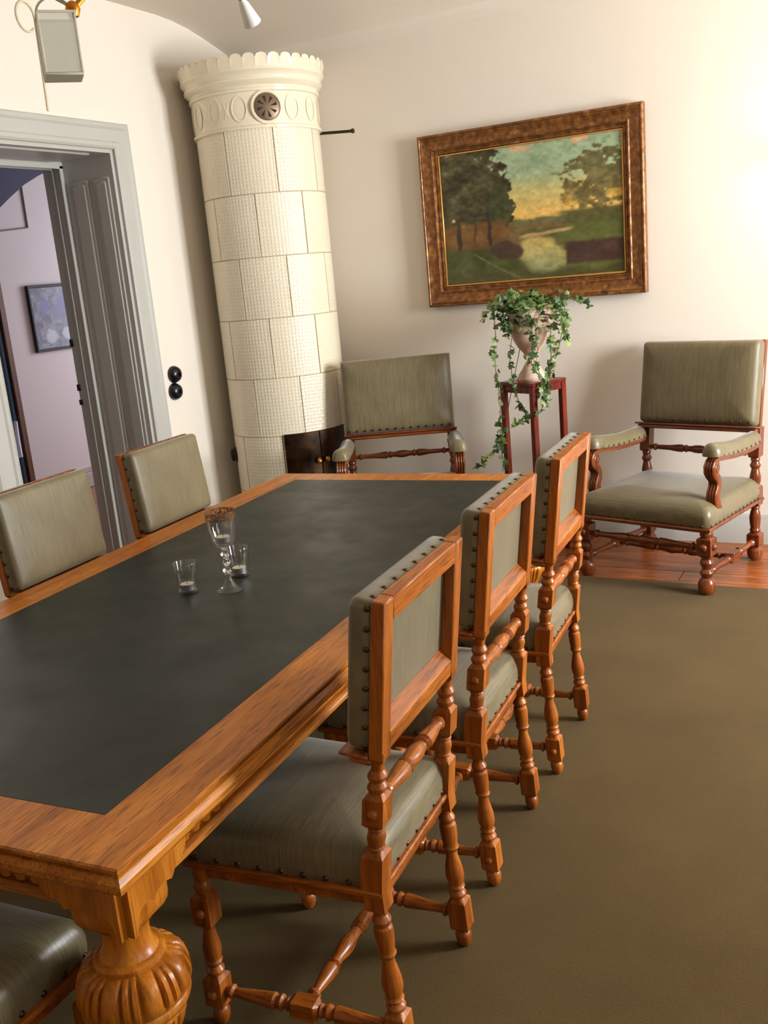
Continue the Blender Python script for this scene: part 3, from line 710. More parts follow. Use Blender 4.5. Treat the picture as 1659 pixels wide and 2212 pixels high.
    for s in (-1, 1):
        q = MB(); q.box(s*(W-.045), s*W, -.018, .012, -.012, H-.0, .003, m=bk); q.build('back_stile', ch_z, c)
    q = MB(); q.box(-W+.0455, W-.0455, -.0175, .0115, H-.05, H, .003, m=bk); q.box(-W+.044, W-.044, .0, .0118, H-.056, H-.045, .002, m=bk); q.build('top_rail', ch_x, c)
    q = MB(); q.add([(sx*(W-.0455), y, z) for sx in (-1, 1) for y, z in ((-.0175, .0), (-.0175, .036), (.010, .062), (.0115, .0))], [(0,1,2,3), (4,7,6,5), (0,4,5,1), (1,5,6,2), (2,6,7,3), (3,7,4,0)], bk); q.build('lower_rail', ch_x, c)
    q = MB(); q.box(-W+.04, W-.04, .0105, .0135, .03, H-.045, 0, m=bk); q.build('back_panel', fab_bk, c)
    # padded front
    ol = outline(2*W-.006, 2*W-.006, .004, H-.004, .016)
    mb = bk @ Matrix.Translation((0, .012, 0)) @ Matrix.Rotation(-PI/2, 4, 'X') @ Matrix.Scale(-1, 4, (0, 1, 0))
    q = MB(); cushion(q, ol, [(.002, 0), (0, .004), (-.002, .02), (-.001, .038), (.003, .046), (.010, .051), (.020, .054), (.05, .057), (.10, .059)], mb); b_ = q.build('backrest', fab, c, ang=60)
    for s in (-1, 1):
        for k in range(8):
            o = link('nail', nailme, None, b_); o.matrix_local = bk @ Matrix.Translation((s*(W-.0035), .021, .016+k*.0418)) @ Matrix.Rotation(s*PI/2, 4, 'Y')
    for k in range(8):
        o = link('nail', nailme, None, b_); o.matrix_local = bk @ Matrix.Translation((-.193+k*.0551, .021, H-.0045))
    q = MB(); q.box(-W-.006, W+.006, .012, .075, -.012, -.003, .003, m=bk); q.box(-W, W, .006, .055, -.028, -.011, .006, m=bk); q.build('ledge', ch_x, c)
    # turned rails
    L = px-.02
    q = MB(); bar(q, [(-L, .009), (-L+.012, .010), (-.165, .0105), (-.16, .016), (-.153, .0175), (-.146, .013), (-.14, .0125), (-.11, .0165), (-.075, .0205), (-.062, .0205), (-.056, .015), (-.051, .0185), (-.046, .0205), (-.041, .0155), (-.036, .0145), (-.018, .019), (0, .0205)],
        m=Matrix.Translation((0, yo(.64), .640))); q.build('cross_rail', ch_x, c, ang=30)
    for s in (-1, 1):
        A = Vector((s*pf, .214, .092)); B_ = Vector((s*px, yo(.092), .092)); d = B_-A; Ls = d.length/2-.02
        ms = Matrix.Translation((A+B_)/2) @ Matrix.Rotation(math.atan2(d.y, d.x), 4, 'Z')
        pr = [(-Ls, .009), (-Ls+.012, .010), (-Ls+.016, .016), (-Ls+.022, .017), (-Ls+.028, .011), (-Ls+.04, .0115), (-.098, .0175), (-.078, .019), (-.070, .013), (-.064, .018), (-.058, .019), (-.052, .013), (-.046, .013), (-.041, .0165), (-.037, .013)]
        full = [p for p in pr]+[(-.035, .014, 's'), (-.027, .0205, 's'), (.027, .0205, 's'), (.035, .014, 's')]+[(-t, r) for t, r in pr[::-1]]
        q = MB(); q.lathe(full, 16, m=ms @ Matrix.Rotation(PI/2, 4, 'Y')); q.build('side_stretcher', ch_y, c, ang=30)
    L = (px+pf)/2-.018; cy = (.214+yo(.092))/2
    q = MB(); bar(q, [(-L, .009), (-L+.012, .010), (-L+.02, .0165), (-L+.028, .016), (-L+.034, .011), (-.15, .012), (-.10, .0185), (-.08, .0195), (-.072, .0135), (-.066, .0185), (-.06, .0135), (-.04, .0135), (-.018, .0185), (0, .0205)], m=Matrix.Translation((0, cy, .092)))
    q.build('cross_stretcher', ch_x, c, ang=30)
    return c
GR = 'matching dining chairs around the table'
proto = make_chair('first of three dining chairs along the table, on its side away from the doorway', GR)
def place(o, x, y, rz): o.location = tw(x, y, 0); o.rotation_euler = (0, 0, rz+TA)
CX = -.800-.24
place(proto, CX, 1.548+.2275, PI/2)
for (x, y, rz, lab) in ((CX, 2.2105+.2275, PI/2, 'middle one of three dining chairs on the table side away from the doorway'),
                        (CX+.025, 2.845+.2275, PI/2+math.radians(0), 'last of three dining chairs on the table side away from the doorway, near the armchair'),
                        (-2.355-.045+.21, 2.265+.2275, -PI/2, 'dining chair with olive back facing the table, in front of the open doorway'),
                        (-2.355-.045+.21, 2.965+.2275, -PI/2, 'dining chair with pale lit back facing the table, next to the tiled stove'),
                        (-1.275-.235, .99, 0, 'dining chair pushed under the short end of the table, only its seat showing')):
    place(copy_tree(proto), x, y, rz); bpy.context.view_layer.update()
    COL_last = [o for o in COL.objects if o.name.startswith('dining_chair')][-1]; COL_last['label'] = lab

# ------------------------------------------------------------------ armchair (front = +y; rear posts at y=0, front posts at y=.66)
def make_arm(label, group):
    c = thing('armchair', label, 'armchair', group=group)
    Wr, Wf, D, LZ, ZB, ZTP = .3145, .338, .66, .339, .713, 1.167
    yo = lambda z: (-.16*(z-.62) if z > .62 else 0)
    front = [(0, .022), (.006, .034), (.03, .043), (.055, .043), (.075, .034), (.085, .024), (.092, .026), (.10, .031), (.112, .034), (.122, .028), (.13, .022), (.142, .025), (.152, .03), (.163, .033), (.174, .028), (.18, .024), (.19, .028), (.196, .026, 's'), (.205, .036, 's'), (.285, .036, 's'), (.292, .026, 's'), (.294, .027), (.303, .032), (.312, .032), (.32, .028), (.328, .027), (.335, .027)]
    for s in (-1, 1):
        q = MB(); q.lathe(front, 24, off=lambda z: (s*Wf, D-.03)); o = q.build('front_leg', ar_z, c, ang=30)
        link('boss', bossbig, None, o, (s*(Wf+.036), D-.03, .245), face('x', s)); link('boss', bossbig, None, o, (s*Wf, D+.006, .245), face('y', 1))
    rear = [(0, .022), (.006, .034), (.03, .042), (.055, .042), (.07, .03), (.076, .026, 's'), (.086, .033, 's'), (.14, .033, 's'), (.15, .024, 's'), (.152, .025), (.165, .029), (.175, .024), (.20, .028), (.235, .031), (.265, .025), (.28, .02), (.29, .026), (.298, .022), (.30, .024, 's'), (.306, .029, 's'), (.40, .029, 's'), (.41, .022, 's'),
            (.412, .022), (.43, .028), (.455, .03), (.48, .024), (.50, .02), (.51, .026), (.52, .029), (.53, .023), (.54, .02), (.55, .025), (.56, .022), (.562, .023, 's'), (.57, .0285, 's'), (.70, .0285, 's'), (.72, .0285, 's')]
    for s in (-1, 1):
        q = MB(); q.lathe(rear, 24, off=lambda z: (s*Wr, yo(z))); q.build('rear_leg', ar_z, c, ang=30)
    q = MB(); ol = [(Wr+.035, -.035), (Wf+.035, D+.01), (-Wf-.035, D+.01), (-Wr-.035, -.035)]; cy = D/2
    q.rings([[(x*(1-i/.33), cy+(y-cy)*(1-i/.33), z) for x, y in ol] for i, z in ((.012, .318), (.004, .322), (.0, .328), (0, .336), (.004, .341))]); q.build('seat_frame', ar_x, c, ang=30)
    ol = outline(2*Wf+.05, 2*Wr+.05, -.025, D+.0, .035)
    q = MB(); cushion(q, ol, [(.005, .339), (0, .344), (-.004, .37), (-.004, .395), (.002, .418), (.014, .436), (.032, .449), (.06, .459), (.11, .468), (.18, .475), (.25, .478)]); st = q.build('seat', fab_y, c, ang=60)
    for k in range(14): link('nail', nailme, None, st, (-Wf+.01+k*(2*Wf-.02)/13, D+.001, .350), face('y', 1))
    for s in (-1, 1):
        for k in range(13):
            t = k/12; y = .03+t*(D-.06); link('nail', nailme, None, st, (s*(Wr+.026+(Wf-Wr)*y/D), y, .350), face('x', s))
    # back
    lean = math.atan(.16); bk = Matrix.Translation((0, yo(ZB), ZB)) @ Matrix.Rotation(lean, 4, 'X'); H = (ZTP-ZB)/math.cos(lean); W = Wr+.02
    q = MB()
    for s in (-1, 1): q = MB(); q.box(s*(W-.05), s*W, -.022, .012, -.01, H, .004, m=bk); q.build('back_stile', ar_z, c)
    q = MB(); q.box(-W+.0505, W-.0505, -.0215, .0115, H-.06, H, .004, m=bk); q.build('top_rail', ar_x, c)
    q = MB(); q.box(-W+.0505, W-.0505, -.0215, .0115, -.005, .06, .004, m=bk); q.build('lower_rail', ar_x, c)
    q = MB(); q.box(-W+.045, W-.045, .0105, .0135, .05, H-.05, 0, m=bk); q.build('back_panel', fab_bk, c)
    ol = outline(2*W-.004, 2*W-.004, .012, H-.002, .02)
    mb = bk @ Matrix.Translation((0, .012, 0)) @ Matrix.Rotation(-PI/2, 4, 'X') @ Matrix.Scale(-1, 4, (0, 1, 0))
    q = MB(); cushion(q, ol, [(.002, 0), (0, .006), (-.001, .025), (.002, .045), (.009, .060), (.022, .071), (.045, .079), (.09, .085), (.15, .088)], mb); b_ = q.build('backrest', fab, c, ang=60)
    for k in range(14):
        o = link('nail', nailme, None, b_); o.matrix_local = bk @ Matrix.Translation((-W+.03+k*(2*W-.06)/13, .083, .03)) @ Matrix.Rotation(-PI/2, 4, 'X')
    q = MB(); q.box(-W-.012, W+.012, .0, .09, .0, .010, .003, m=bk); q.box(-W-.004, W+.004, -.01, .07, -.022, .001, .006, m=bk); q.build('ledge', ar_x, c)
    # turned rail below the back
    L = Wr-.026
    hp = [(-L, .011), (-L+.02, .012), (-L+.025, .019), (-L+.034, .02), (-L+.042, .013), (-.17, .015), (-.12, .0215), (-.095, .022), (-.085, .015), (-.078, .02), (-.07, .0215), (-.062, .016), (-.04, .017), (-.02, .022), (0, .0235)]
    q = MB(); bar(q, hp, m=Matrix.Translation((0, yo(.59), .585))); q.build('cross_rail', ar_x, c, ang=30)
    # arms
    for s in (-1, 1):
        xa = s*(Wr+.012); xb = s*(Wf-.005)
        def ax(y): return xa+(xb-xa)*y/D
        path = [(.02, .645), (.12, .640), (.24, .640), (.36, .648), (.46, .660), (.54, .668)]
        q = MB(); R = []
        for (y, z) in path: R.append([(ax(y)+dx, y, z+dz) for dx, dz in ((-.026, -.018), (.026, -.018), (.028, .0), (.024, .014), (-.024, .014), (-.028, .0))])
        q.rings(R); a_ = q.build('arm_rest', ar_y, c, ang=30)
        # scrolled reeded support
        sc = []
        for i in range(15):
            t = i/14*1.5*PI; r = .012+.022*i/14; sc.append((.528+r*math.sin(t)*1.0, .625+r*math.cos(t)*-1.0))
        cen = (.535, .615)
        S_path = [(.53, .655, .018), (.556, .648, .022), (.574, .628, .026), (.574, .604, .026), (.556, .582, .024), (.535, .565, .021), (.522, .540, .02), (.528, .515, .022), (.545, .49, .025), (.55, .465, .026), (.538, .435, .026), (.52, .40, .026), (.51, .36, .026)]
        R = []
        for i, (y, z, th) in enumerate(S_path):
            p0, p1 = S_path[max(i-1, 0)], S_path[min(i+1, len(S_path)-1)]; t = Vector((p1[0]-p0[0], p1[1]-p0[1])).normalized(); nn = Vector((-t.y, t.x))
            if nn.x < 0: nn = -nn
            ring = []
            for k in range(17):
                u = -1+2*k/16; rdg = .006*abs(math.sin(u*PI*2)); ring.append((ax(y)+u*.027, y+nn.x*(th*.6+rdg), z+nn.y*(th*.6+rdg)))
            ring += [(ax(y)+.027, y-nn.x*th, z-nn.y*th), (ax(y)-.027, y-nn.x*th, z-nn.y*th)]
            R.append(ring)
        q = MB(); q.rings(R); q.build('arm_support', ar_z, c, ang=45)
        q = MB(); q.lathe([(-.03, .004), (-.03, .02), (-.027, .024), (.027, .024), (.03, .02), (.03, .004)], 18, m=Matrix.Translation((ax(.55), .548, .618)) @ Matrix.Rotation(PI/2, 4, 'Y')); q.build('scroll', ar_x, a_)
        # arm pad
        R = []
        for j, (y, z, k) in enumerate(((.045, .658, .8), (.06, .655, 1), (.15, .652, 1), (.27, .653, 1), (.38, .660, 1.04), (.48, .671, 1.1), (.545, .679, 1.1), (.572, .680, .92), (.582, .678, .6))):
            ring = []
            for i in range(14):
                a = PI*i/13; ring.append((ax(y)+.044*k*math.cos(a), y, z+.058*k*max(0., math.sin(a))**.75))
            R.append(ring)
        q = MB(); q.rings(R); pd = q.build('arm_pad', fab_y, c, ang=60)
        for k in range(9):
            for d_ in (-1, 1):
                y = .08+k*.055; zz = np.interp(y, [.045, .27, .38, .48, .58], [.655, .653, .660, .671, .679]); link('nail', nailme, None, pd, (ax(y)+d_*.0435*(1.05 if y > .35 else 1), y, zz+.007), face('x', d_))
    # stretchers
    L = Wf-.036
    q = MB(); bar(q, [(-L, .012), (-L+.02, .013), (-L+.026, .021), (-L+.036, .022), (-L+.046, .014), (-.18, .017), (-.12, .023), (-.09, .024), (-.08, .016), (-.07, .022), (-.06, .017), (-.03, .019), (0, .026)], m=Matrix.Translation((0, D-.03, .235))); q.build('front_stretcher', ar_x, c, ang=30)
    for s in (-1, 1):
        A = Vector((s*Wf, D-.03, .10)); B_ = Vector((s*Wr, 0, .11)); d = B_-A; Ls = d.length/2-.03
        ms = Matrix.Translation((A+B_)/2) @ Matrix.Rotation(math.atan2(d.y, d.x), 4, 'Z')
        pr = [(-Ls, .012), (-Ls+.02, .014), (-Ls+.03, .021), (-Ls+.04, .014), (-.14, .018), (-.09, .023), (-.075, .015), (-.065, .02), (-.055, .016)]
        q = MB(); q.lathe(pr+[(-.05, .018, 's'), (-.042, .026, 's'), (.042, .026, 's'), (.05, .018, 's')]+[(-t, r) for t, r in pr[::-1]], 16, m=ms @ Matrix.Rotation(PI/2, 4, 'Y')); q.build('side_stretcher', ar_y, c, ang=30)
    L = (Wr+Wf)/2-.02
    q = MB(); bar(q, [(-L, .011), (-L+.03, .013), (-L+.04, .021), (-L+.05, .014), (-.17, .017), (-.11, .023), (-.09, .016), (-.08, .021), (-.07, .016), (-.03, .02), (0, .026)], m=Matrix.Translation((0, D/2, .105))); q.build('cross_stretcher', ar_x, c, ang=30)
    return c
a1 = make_arm('olive upholstered armchair with scrolled arms standing below the painting by the plant stand', 'matching armchairs along the painting wall')
pr_ = Vector((-.574, 5.497)); p = tw(pr_.x, pr_.y); a1.location = (p.x-.0, p.y-.05, 0); a1.rotation_euler = (0, 0, 2.799+TA)
a2 = copy_tree(a1); a2['label'] = 'olive upholstered armchair with scrolled arms standing beside the tiled stove'
p = tw(-2.321, 5.391); a2.location = (p.x, p.y, 0); a2.rotation_euler = (0, 0, 3.52+TA)

# ------------------------------------------------------------------ plant stand and ivy
PY = 5.28
pc = at_y(1150, 820, PY); vd = Vector((pc.x, pc.y, 0)).normalized(); sa = math.atan2(vd.y, vd.x)
stz = pc.z; pst = thing('plant_stand', 'tall slender mahogany plant stand with four straight legs and square top', 'plant stand', (pc.x, pc.y, 0), sa+PI/4)
q = MB(); q.box(-.135, .135, -.135, .135, stz-.022, stz, .004); q.build('stand_top', mahog_z, pst)
q = MB()
for s in (-1, 1): q.box(-.11, .11, s*.117-.009, s*.117+.009, stz-.06, stz-.022); q.box(s*.117-.009, s*.117+.009, -.108, .108, stz-.06, stz-.022)
q.build('apron', mahog_z, pst)
for sx in (-1, 1):
    for sy in (-1, 1):
        q = MB(); q.box(sx*.117-.017, sx*.117+.017, sy*.117-.017, sy*.117+.017, -.004, stz-.022, .003); q.build('leg', mahog_z, pst)
q = MB(); q.box(-.117, .117, -.117, .117, .22, .238, .004); q.build('lower_shelf', mahog_z, pst)
ivy = thing('potted_ivy', 'trailing green ivy in a pale footed urn on the plant stand', 'plant', (pc.x, pc.y, stz))
urnm, nt, b = newmat('pale_terracotta', srgb(205, 172, 150), .7)
nt.links.new(ramp(nt, noise(nt, coords(nt), 14, 4), [(.3, srgb(186, 150, 128)), (.7, srgb(216, 188, 168))]), b.inputs['Base Color'])
q = MB(); q.lathe([(0, .085), (.012, .088), (.02, .08), (.035, .074), (.06, .056), (.085, .042), (.105, .034), (.12, .036), (.13, .046), (.138, .046), (.145, .038), (.16, .048), (.19, .074), (.23, .096), (.28, .112), (.33, .12), (.37, .123), (.395, .126), (.40, .138), (.415, .142), (.425, .138), (.425, .12), (.40, .115), (.40, .0)], 36); q.build('urn', urnm, ivy)
leafms = []
for k, c in enumerate((srgb(74, 104, 52), srgb(96, 126, 66), srgb(56, 84, 48), srgb(130, 148, 84))):
    leafms.append(newmat('ivy_leaf_%d' % k, c, .45, .5)[0])
    leafms[-1].node_tree.nodes['Principled BSDF'].inputs['Subsurface Weight'].default_value = 0
lob = [(0, 0), (.35, -.12), (.62, .10), (.42, .32), (.55, .62), (.24, .62), (0, 1.05), (-.24, .62), (-.55, .62), (-.42, .32), (-.62, .10), (-.35, -.12)]
def leaf_geo(s): return [(x*s, y*s, -.18*abs(x)*s-.12*(y**2)*s) for x, y in lob]+[(0, .38*s, .03*s)], [(i, (i+1) % 12, 12) for i in range(12)]
lme = []
for m_ in leafms:
    t = MB(); t.add(*leaf_geo(.03)); me = t.mesh('ivy_leaf', 0); me.materials.append(m_); lme.append(me)
vines = [([(1112, 634), (1085, 645), (1070, 690), (1067, 760), (1074, 830), (1080, 900), (1085, 960), (1086, 1018)], 5.16, 40),
         ([(1112, 632), (1080, 645), (1058, 672), (1036, 696)], 5.2, 14), ([(1086, 945), (1072, 975), (1052, 995), (1030, 1014)], 5.14, 16),
         ([(1120, 634), (1104, 660), (1106, 720), (1102, 780), (1112, 840), (1122, 886), (1150, 900)], 5.14, 28),
         ([(1150, 632), (1142, 690), (1150, 740), (1148, 790)], 5.13, 16), ([(1205, 632), (1222, 690), (1208, 745), (1195, 790), (1172, 830), (1158, 870)], 5.15, 36),
         ([(1190, 700), (1192, 780), (1184, 850), (1168, 890), (1138, 908), (1104, 924)], 5.12, 32), ([(1205, 630), (1240, 648), (1262, 656), (1282, 660)], 5.2, 9),
         ([(1212, 640), (1222, 680), (1220, 716), (1232, 742)], 5.2, 16), ([(1165, 650), (1158, 720), (1162, 790), (1176, 840), (1186, 880)], 5.12, 24), ([(1100, 640), (1090, 690), (1098, 720)], 5.15, 10)]
stemm = newmat('ivy_stem', srgb(84, 82, 44), .6)[0]
rng = random.Random(3); nleaf = 0
base = Vector((pc.x, pc.y, stz))
def rleaf(par, pos, s):
    o = link('ivy_leaf', rng.choice(lme), None, par, pos)
    o.rotation_euler = (rng.uniform(.3, 1.9), rng.uniform(-.6, .6), rng.uniform(-1.3, 1.3)+.5); o.scale = (s, s, s)
for pts, yy, n in vines:
    start = base+Vector((0, 0, .41)); P3 = []
    for i, (px, py) in enumerate(pts):
        y_ = yy if i > 0 else (yy+pc.y)/2
        P3.append(at_y(px, py, y_)-base)
    fine = []
    for a, c in zip(P3[:-1], P3[1:]):
        for k in range(4): fine.append(a.lerp(c, k/4)+Vector((rng.uniform(-.006, .006), rng.uniform(-.01, .01), rng.uniform(-.004, .004))))
    fine.append(P3[-1])
    q = MB(); q.tube([Vector((0, 0, .42)).lerp(fine[0], .2)]+fine, .0022, 5); vn = q.build('vine', stemm, ivy)
    for k in range(n):
        t = (k+.5)/n*(len(fine)-1); i = int(t); pos = fine[i].lerp(fine[i+1], t-i)+Vector((rng.uniform(-.018, .018), rng.uniform(-.015, .015), rng.uniform(-.01, .01)))
        rleaf(vn, pos, rng.uniform(.8, 1.5)); nleaf += 1
q = [MB() for _ in leafms]
for k in range(420):
    a = rng.uniform(0, 2*PI); r = .17*math.sqrt(rng.random()); z = .40+.10*rng.random()*(1.2-r/.17)+.0
    if rng.random() < .35: r = rng.uniform(.13, .18); z = rng.uniform(.27, .44)
    pos = Vector((r*math.cos(a), r*math.sin(a), z))
    if r < .12 and z < .41: continue
    E_ = Matrix.Translation(pos) @ Matrix.Rotation(rng.uniform(-PI, PI), 4, 'Z') @ Matrix.Rotation(rng.uniform(-.9, 1.2), 4, 'X') @ Matrix.Rotation(rng.uniform(-.5, .5), 4, 'Y')
    q[rng.randrange(4)].add(*leaf_geo(.03*rng.uniform(.8, 1.5)), E_)
for k in range(4):
    o = q[k].build('foliage', leafms[k], ivy, 0); o['kind'] = 'stuff'

# ------------------------------------------------------------------ glasses on the table
def thin_glass(name, tint, base=.05):
    m = bpy.data.materials.new(name); m.use_nodes = True; nt = m.node_tree; nt.nodes.clear()
    o = nt.nodes.new('ShaderNodeOutputMaterial'); mx = nt.nodes.new('ShaderNodeMixShader'); tr = nt.nodes.new('ShaderNodeBsdfTransparent'); gl = nt.nodes.new('ShaderNodeBsdfGlossy')
    fr = nt.nodes.new('ShaderNodeLayerWeight'); pw_ = nt.nodes.new('ShaderNodeMath'); pw_.operation = 'POWER'; pw_.inputs[1].default_value = 3.5
    ml = nt.nodes.new('ShaderNodeMath'); ml.operation = 'MULTIPLY_ADD'; ml.inputs[1].default_value = .45; ml.inputs[2].default_value = base
    nt.links.new(fr.outputs['Facing'], pw_.inputs[0]); nt.links.new(pw_.outputs[0], ml.inputs[0])
    tr.inputs[0].default_value = tint; gl.inputs['Roughness'].default_value = .04
    nt.links.new(ml.outputs[0], mx.inputs[0]); nt.links.new(tr.outputs[0], mx.inputs[1]); nt.links.new(gl.outputs[0], mx.inputs[2]); nt.links.new(mx.outputs[0], o.inputs[0])
    return m
glass = thin_glass('clear_glass', (.96, .96, .955, 1), .10)
rimglass, nt, b = newmat('gilded_brown_rim', srgb(140, 100, 66), .25, .5, .5)
nt.links.new(ramp(nt, noise(nt, coords(nt), 130, 2), [(.4, (.15, .15, .15, 1)), (.6, (.75, .75, .75, 1))]), b.inputs['Alpha'])
crystal, nt, b = newmat('cut_crystal', (1, 1, 1, 1), .02, .6); b.inputs['Transmission Weight'].default_value = 1; b.inputs['IOR'].default_value = 1.48
alum = newmat('tealight_tin', srgb(190, 192, 198), .3, .5, .9)[0]
wax = newmat('candle_wax', srgb(250, 228, 200), .5, .5)[0]; wax.node_tree.nodes['Principled BSDF'].inputs['Subsurface Weight'].default_value = .2
wick = newmat('wick', srgb(60, 50, 44), .9)[0]
def tealight(loc, label):
    t = thing('tealight', label, 'candle', loc, 0, 'tealights in glasses on the table')
    q = MB(); q.lathe([(0, .021), (.001, .0222), (.0175, .0222), (.0185, .023), (.0195, .0222), (.019, .0215), (.004, .0212)], 28); q.build('tin_cup', alum, t)
    q = MB(); q.lathe([(.002, .0208), (.0175, .0210), (.0185, .020), (.0182, .008), (.0182, .0)], 24); q.build('wax', wax, t)
    q = MB(); q.tube([(0, 0, .016), (.0005, 0, .023), (.002, 0, .026)], .0009, 6); q.build('wick', wick, t)
Tz = TZ+.0006
g0 = at_z(497, 1275, Tz)
g = thing('wine_glass', 'tall clear wine glass with twisted stem and gilded rim on the table', 'glass', (g0.x, g0.y, Tz))
q = MB(); q.lathe([(0, .0), (0, .040), (.002, .0408), (.004, .039), (.010, .030), (.022, .018), (.036, .0105), (.048, .0085), (.052, .0115), (.056, .0085), (.06, .008)], 36); q.build('foot', glass, g)
R = []
for i in range(61):
    t = i/60; z = .058+t*.078; r = .0088+.0034*math.sin(t*3*2*PI)
    R.append([((r+.0022*math.cos(3*(2*PI*k/24)+t*9))*math.cos(2*PI*k/24), (r+.0022*math.cos(3*(2*PI*k/24)+t*9))*math.sin(2*PI*k/24), z) for k in range(24)])
q = MB(); q.rings(R); q.build('twisted_stem', crystal, g, ang=70)
q = MB(); q.lathe([(.134, .006), (.138, .016), (.142, .022), (.150, .029), (.165, .0365), (.185, .0415), (.21, .0445), (.232, .0455), (.232, .0440), (.21, .0430), (.185, .040), (.167, .035), (.154, .028), (.148, .020), (.146, .0)], 40); q.build('bowl', glass, g, ang=60)
q = MB(); q.lathe([(.228, .0458), (.245, .0461), (.252, .0458), (.252, .0441), (.245, .0443), (.228, .0440)], 40, cap=False); q.build('gilded_rim', rimglass, g)
tealight((g0.x, g0.y, Tz+.1535), 'tealight standing inside the bowl of the twisted stem wine glass')
for (px, py, lab, tl, sh) in ((407, 1280, 'small clear glass votive beside the wine glass, near the table centre', 'tealight in the votive glass that stands clear of the wine glass', 1.), (519, 1244, 'small clear glass votive partly hidden behind the wine glass', 'tealight in the votive glass behind the wine glass', 1.)):
    p = at_z(px, py, Tz); t = thing('votive_glass', lab, 'candle glass', (p.x, p.y, Tz), 0, 'votive glasses on the table')
    q = MB(); q.lathe([(0, .0), (0, .028), (.002, .030), (.006, .0305), (.012, .0300), (.05, .0335), (.095, .0385), (.097, .0375), (.095, .0365), (.05, .0315), (.0125, .0275), (.011, .0)], 36); q.build('cup', glass, t, ang=50)
    tealight((p.x, p.y, Tz+.0112), tl)

# ------------------------------------------------------------------ ceiling lamp above the table
def at_r(px, py, r): d = ray(px, py).normalized(); return Vector((0, 0, CAM_H))+d*r
hub = tw(tcx, tcy, 2.66)
lamp = thing('ceiling_lamp', 'brass ceiling lamp with a white cone shade and a hanging grey glass lantern', 'lamp', (hub.x, hub.y, 2.66))
LL = lambda v: v-hub
q = MB(); q.lathe([(-.05, .006), (-.045, .025), (-.02, .035), (.0, .03), (.02, .014), (.05, .009), (ZC-2.66-.03, .009), (ZC-2.66-.028, .05), (ZC-2.66, .055)], 24); q.build('stem', brass, lamp)
kn = LL(at_r(157, 20, 3.0)); cn = LL(at_r(524, 4, 3.0))
for e in (kn, cn):
    q = MB(); q.tube([Vector((0, 0, 0)), e*.5+Vector((0, 0, .012)), e+Vector((0, 0, .01)) if e is cn else e], .008, 8); q.build('arm', brass, lamp)
q = MB(); q.lathe([(-.022, .006), (-.018, .014), (0, .02), (.014, .015), (.02, .006)], 16, m=Matrix.Translation(kn)); q.build('knob', brass, lamp)
# cone shade, tipped
d_ = (LL(at_r(542, 44, 3.02))-cn).normalized(); q_ = d_.to_track_quat('Z', 'Y').to_matrix().to_4x4()
shade = newmat('white_shade', srgb(240, 236, 226), .5)[0]
q = MB(); q.lathe([(-.012, .008), (.004, .012), (.006, .014), (.062, .026), (.062, .0245), (.008, .012)], 24, m=Matrix.Translation(cn) @ q_); q.build('cone_shade', shade, lamp)
q = MB(); q.lathe([(-.03, .006), (-.012, .009), (.006, .009)], 12, m=Matrix.Translation(cn) @ q_); q.build('socket', brass, lamp)
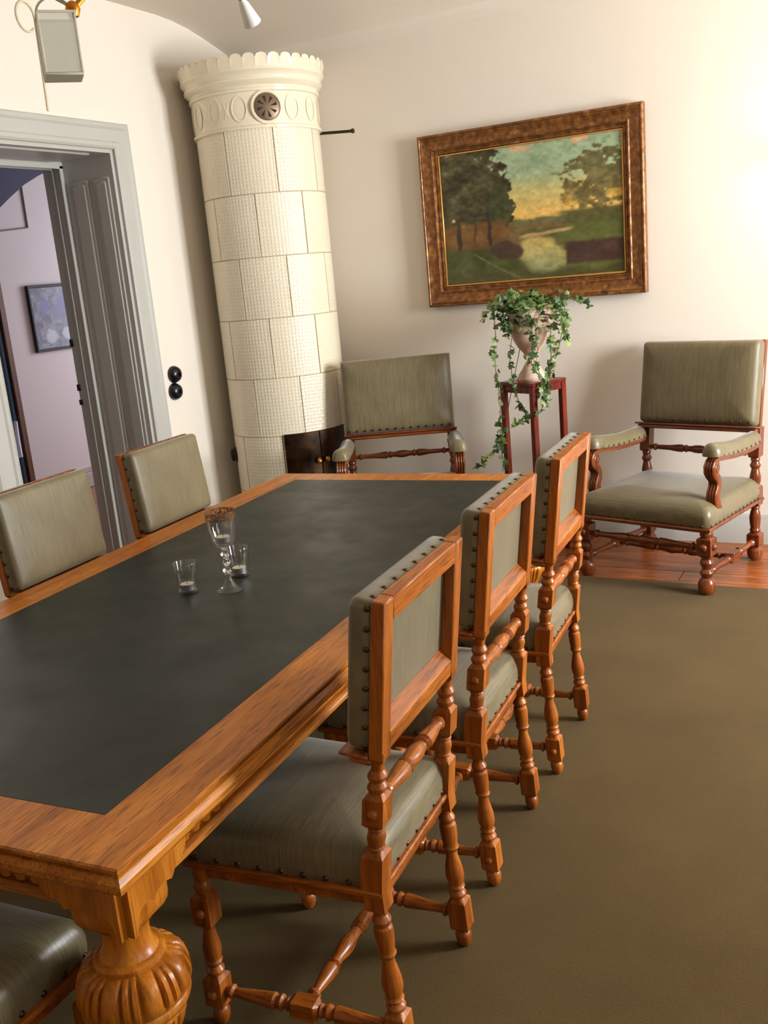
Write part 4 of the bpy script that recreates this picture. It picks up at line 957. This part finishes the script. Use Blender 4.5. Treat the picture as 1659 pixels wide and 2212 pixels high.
# lantern: four glass panes in thin metal, hung by a bail
lc = LL(at_r(128, 100, 3.0)); lw = .047; lh = .075; ang = .85
lgm = bpy.data.materials.new('frosted_grey_glass'); lgm.use_nodes = True; b = lgm.node_tree.nodes['Principled BSDF']
b.inputs['Base Color'].default_value = srgb(214, 208, 190); b.inputs['Roughness'].default_value = .45; b.inputs['Alpha'].default_value = .55  # pane colour lightened for the glow of backlight through the glass
Lm = Matrix.Translation(lc) @ Matrix.Rotation(ang, 4, 'Z')
ln = MB(); ln.box(-lw-.003, lw+.003, -lw-.003, lw+.003, -lh-.006, -lh, .002, m=Lm)
for sx in (-1, 1):
    for sy in (-1, 1): ln.box(sx*lw-.003, sx*lw+.003, sy*lw-.003, sy*lw+.003, -lh, lh, .001, m=Lm)
for s in (-1, 1): ln.box(-lw, lw, s*lw-.003, s*lw+.003, lh-.004, lh+.002, 0, m=Lm); ln.box(s*lw-.003, s*lw+.003, -lw, lw, lh-.004, lh+.002, 0, m=Lm)
lt = ln.build('lantern_frame', newmat('grey_tin', srgb(196, 190, 172), .5, .5, .1)[0], lamp)
for s in (-1, 1):
    q = MB(); q.box(-lw+.004, lw-.004, s*lw-.0015, s*lw+.0015, -lh+.002, lh-.004, 0, m=Lm); q.build('pane', lgm, lt)
    q = MB(); q.box(s*lw-.0015, s*lw+.0015, -lw+.004, lw-.004, -lh+.002, lh-.004, 0, m=Lm); q.build('pane', lgm, lt)
top = lc+Vector((0, 0, lh))
q = MB(); q.tube([top+Vector((lw*math.cos(ang)*math.cos(t), lw*math.sin(ang)*math.cos(t), .045*math.sin(t))) for t in [i*PI/12 for i in range(13)]], .003, 6)
q.tube([top+Vector((0, 0, .045)), top.lerp(kn, .6)+Vector((0, 0, .02)), kn], .003, 6); q.build('bail', newmat('grey_wire', srgb(170, 160, 140), .5, .5, .4)[0], lamp)

# ------------------------------------------------------------------ wall lamp whose glow falls on the painting wall at the right edge
t = thing('wall_lamp_offscreen', 'brass wall lamp with an opal glass globe on the painting wall', 'lamp', (-.34, YB, 1.95))
q = MB(); q.lathe([(0, .05), (.012, .05), (.02, .02)], 20, m=Matrix.Rotation(PI/2, 4, 'X')); q.tube([(0, 0, 0), (0, -.10, -.02), (0, -.12, .05)], .007, 8); q.build('bracket', brass, t)
q = MB(); q.lathe([(.05, .02)]+[(.125-.078*math.cos(a), .078*math.sin(a)) for a in [PI*k/12 for k in range(2, 12)]]+[(.203, .004)], 24, m=Matrix.Translation((0, -.12, 0)))
gm_ = newmat('opal_globe', (1, .9, .75, 1), .4)[0]; e_ = gm_.node_tree.nodes['Principled BSDF']; e_.inputs['Emission Color'].default_value = (1, .74, .44, 1); e_.inputs['Emission Strength'].default_value = 75
q.build('globe_offscreen', gm_, t)
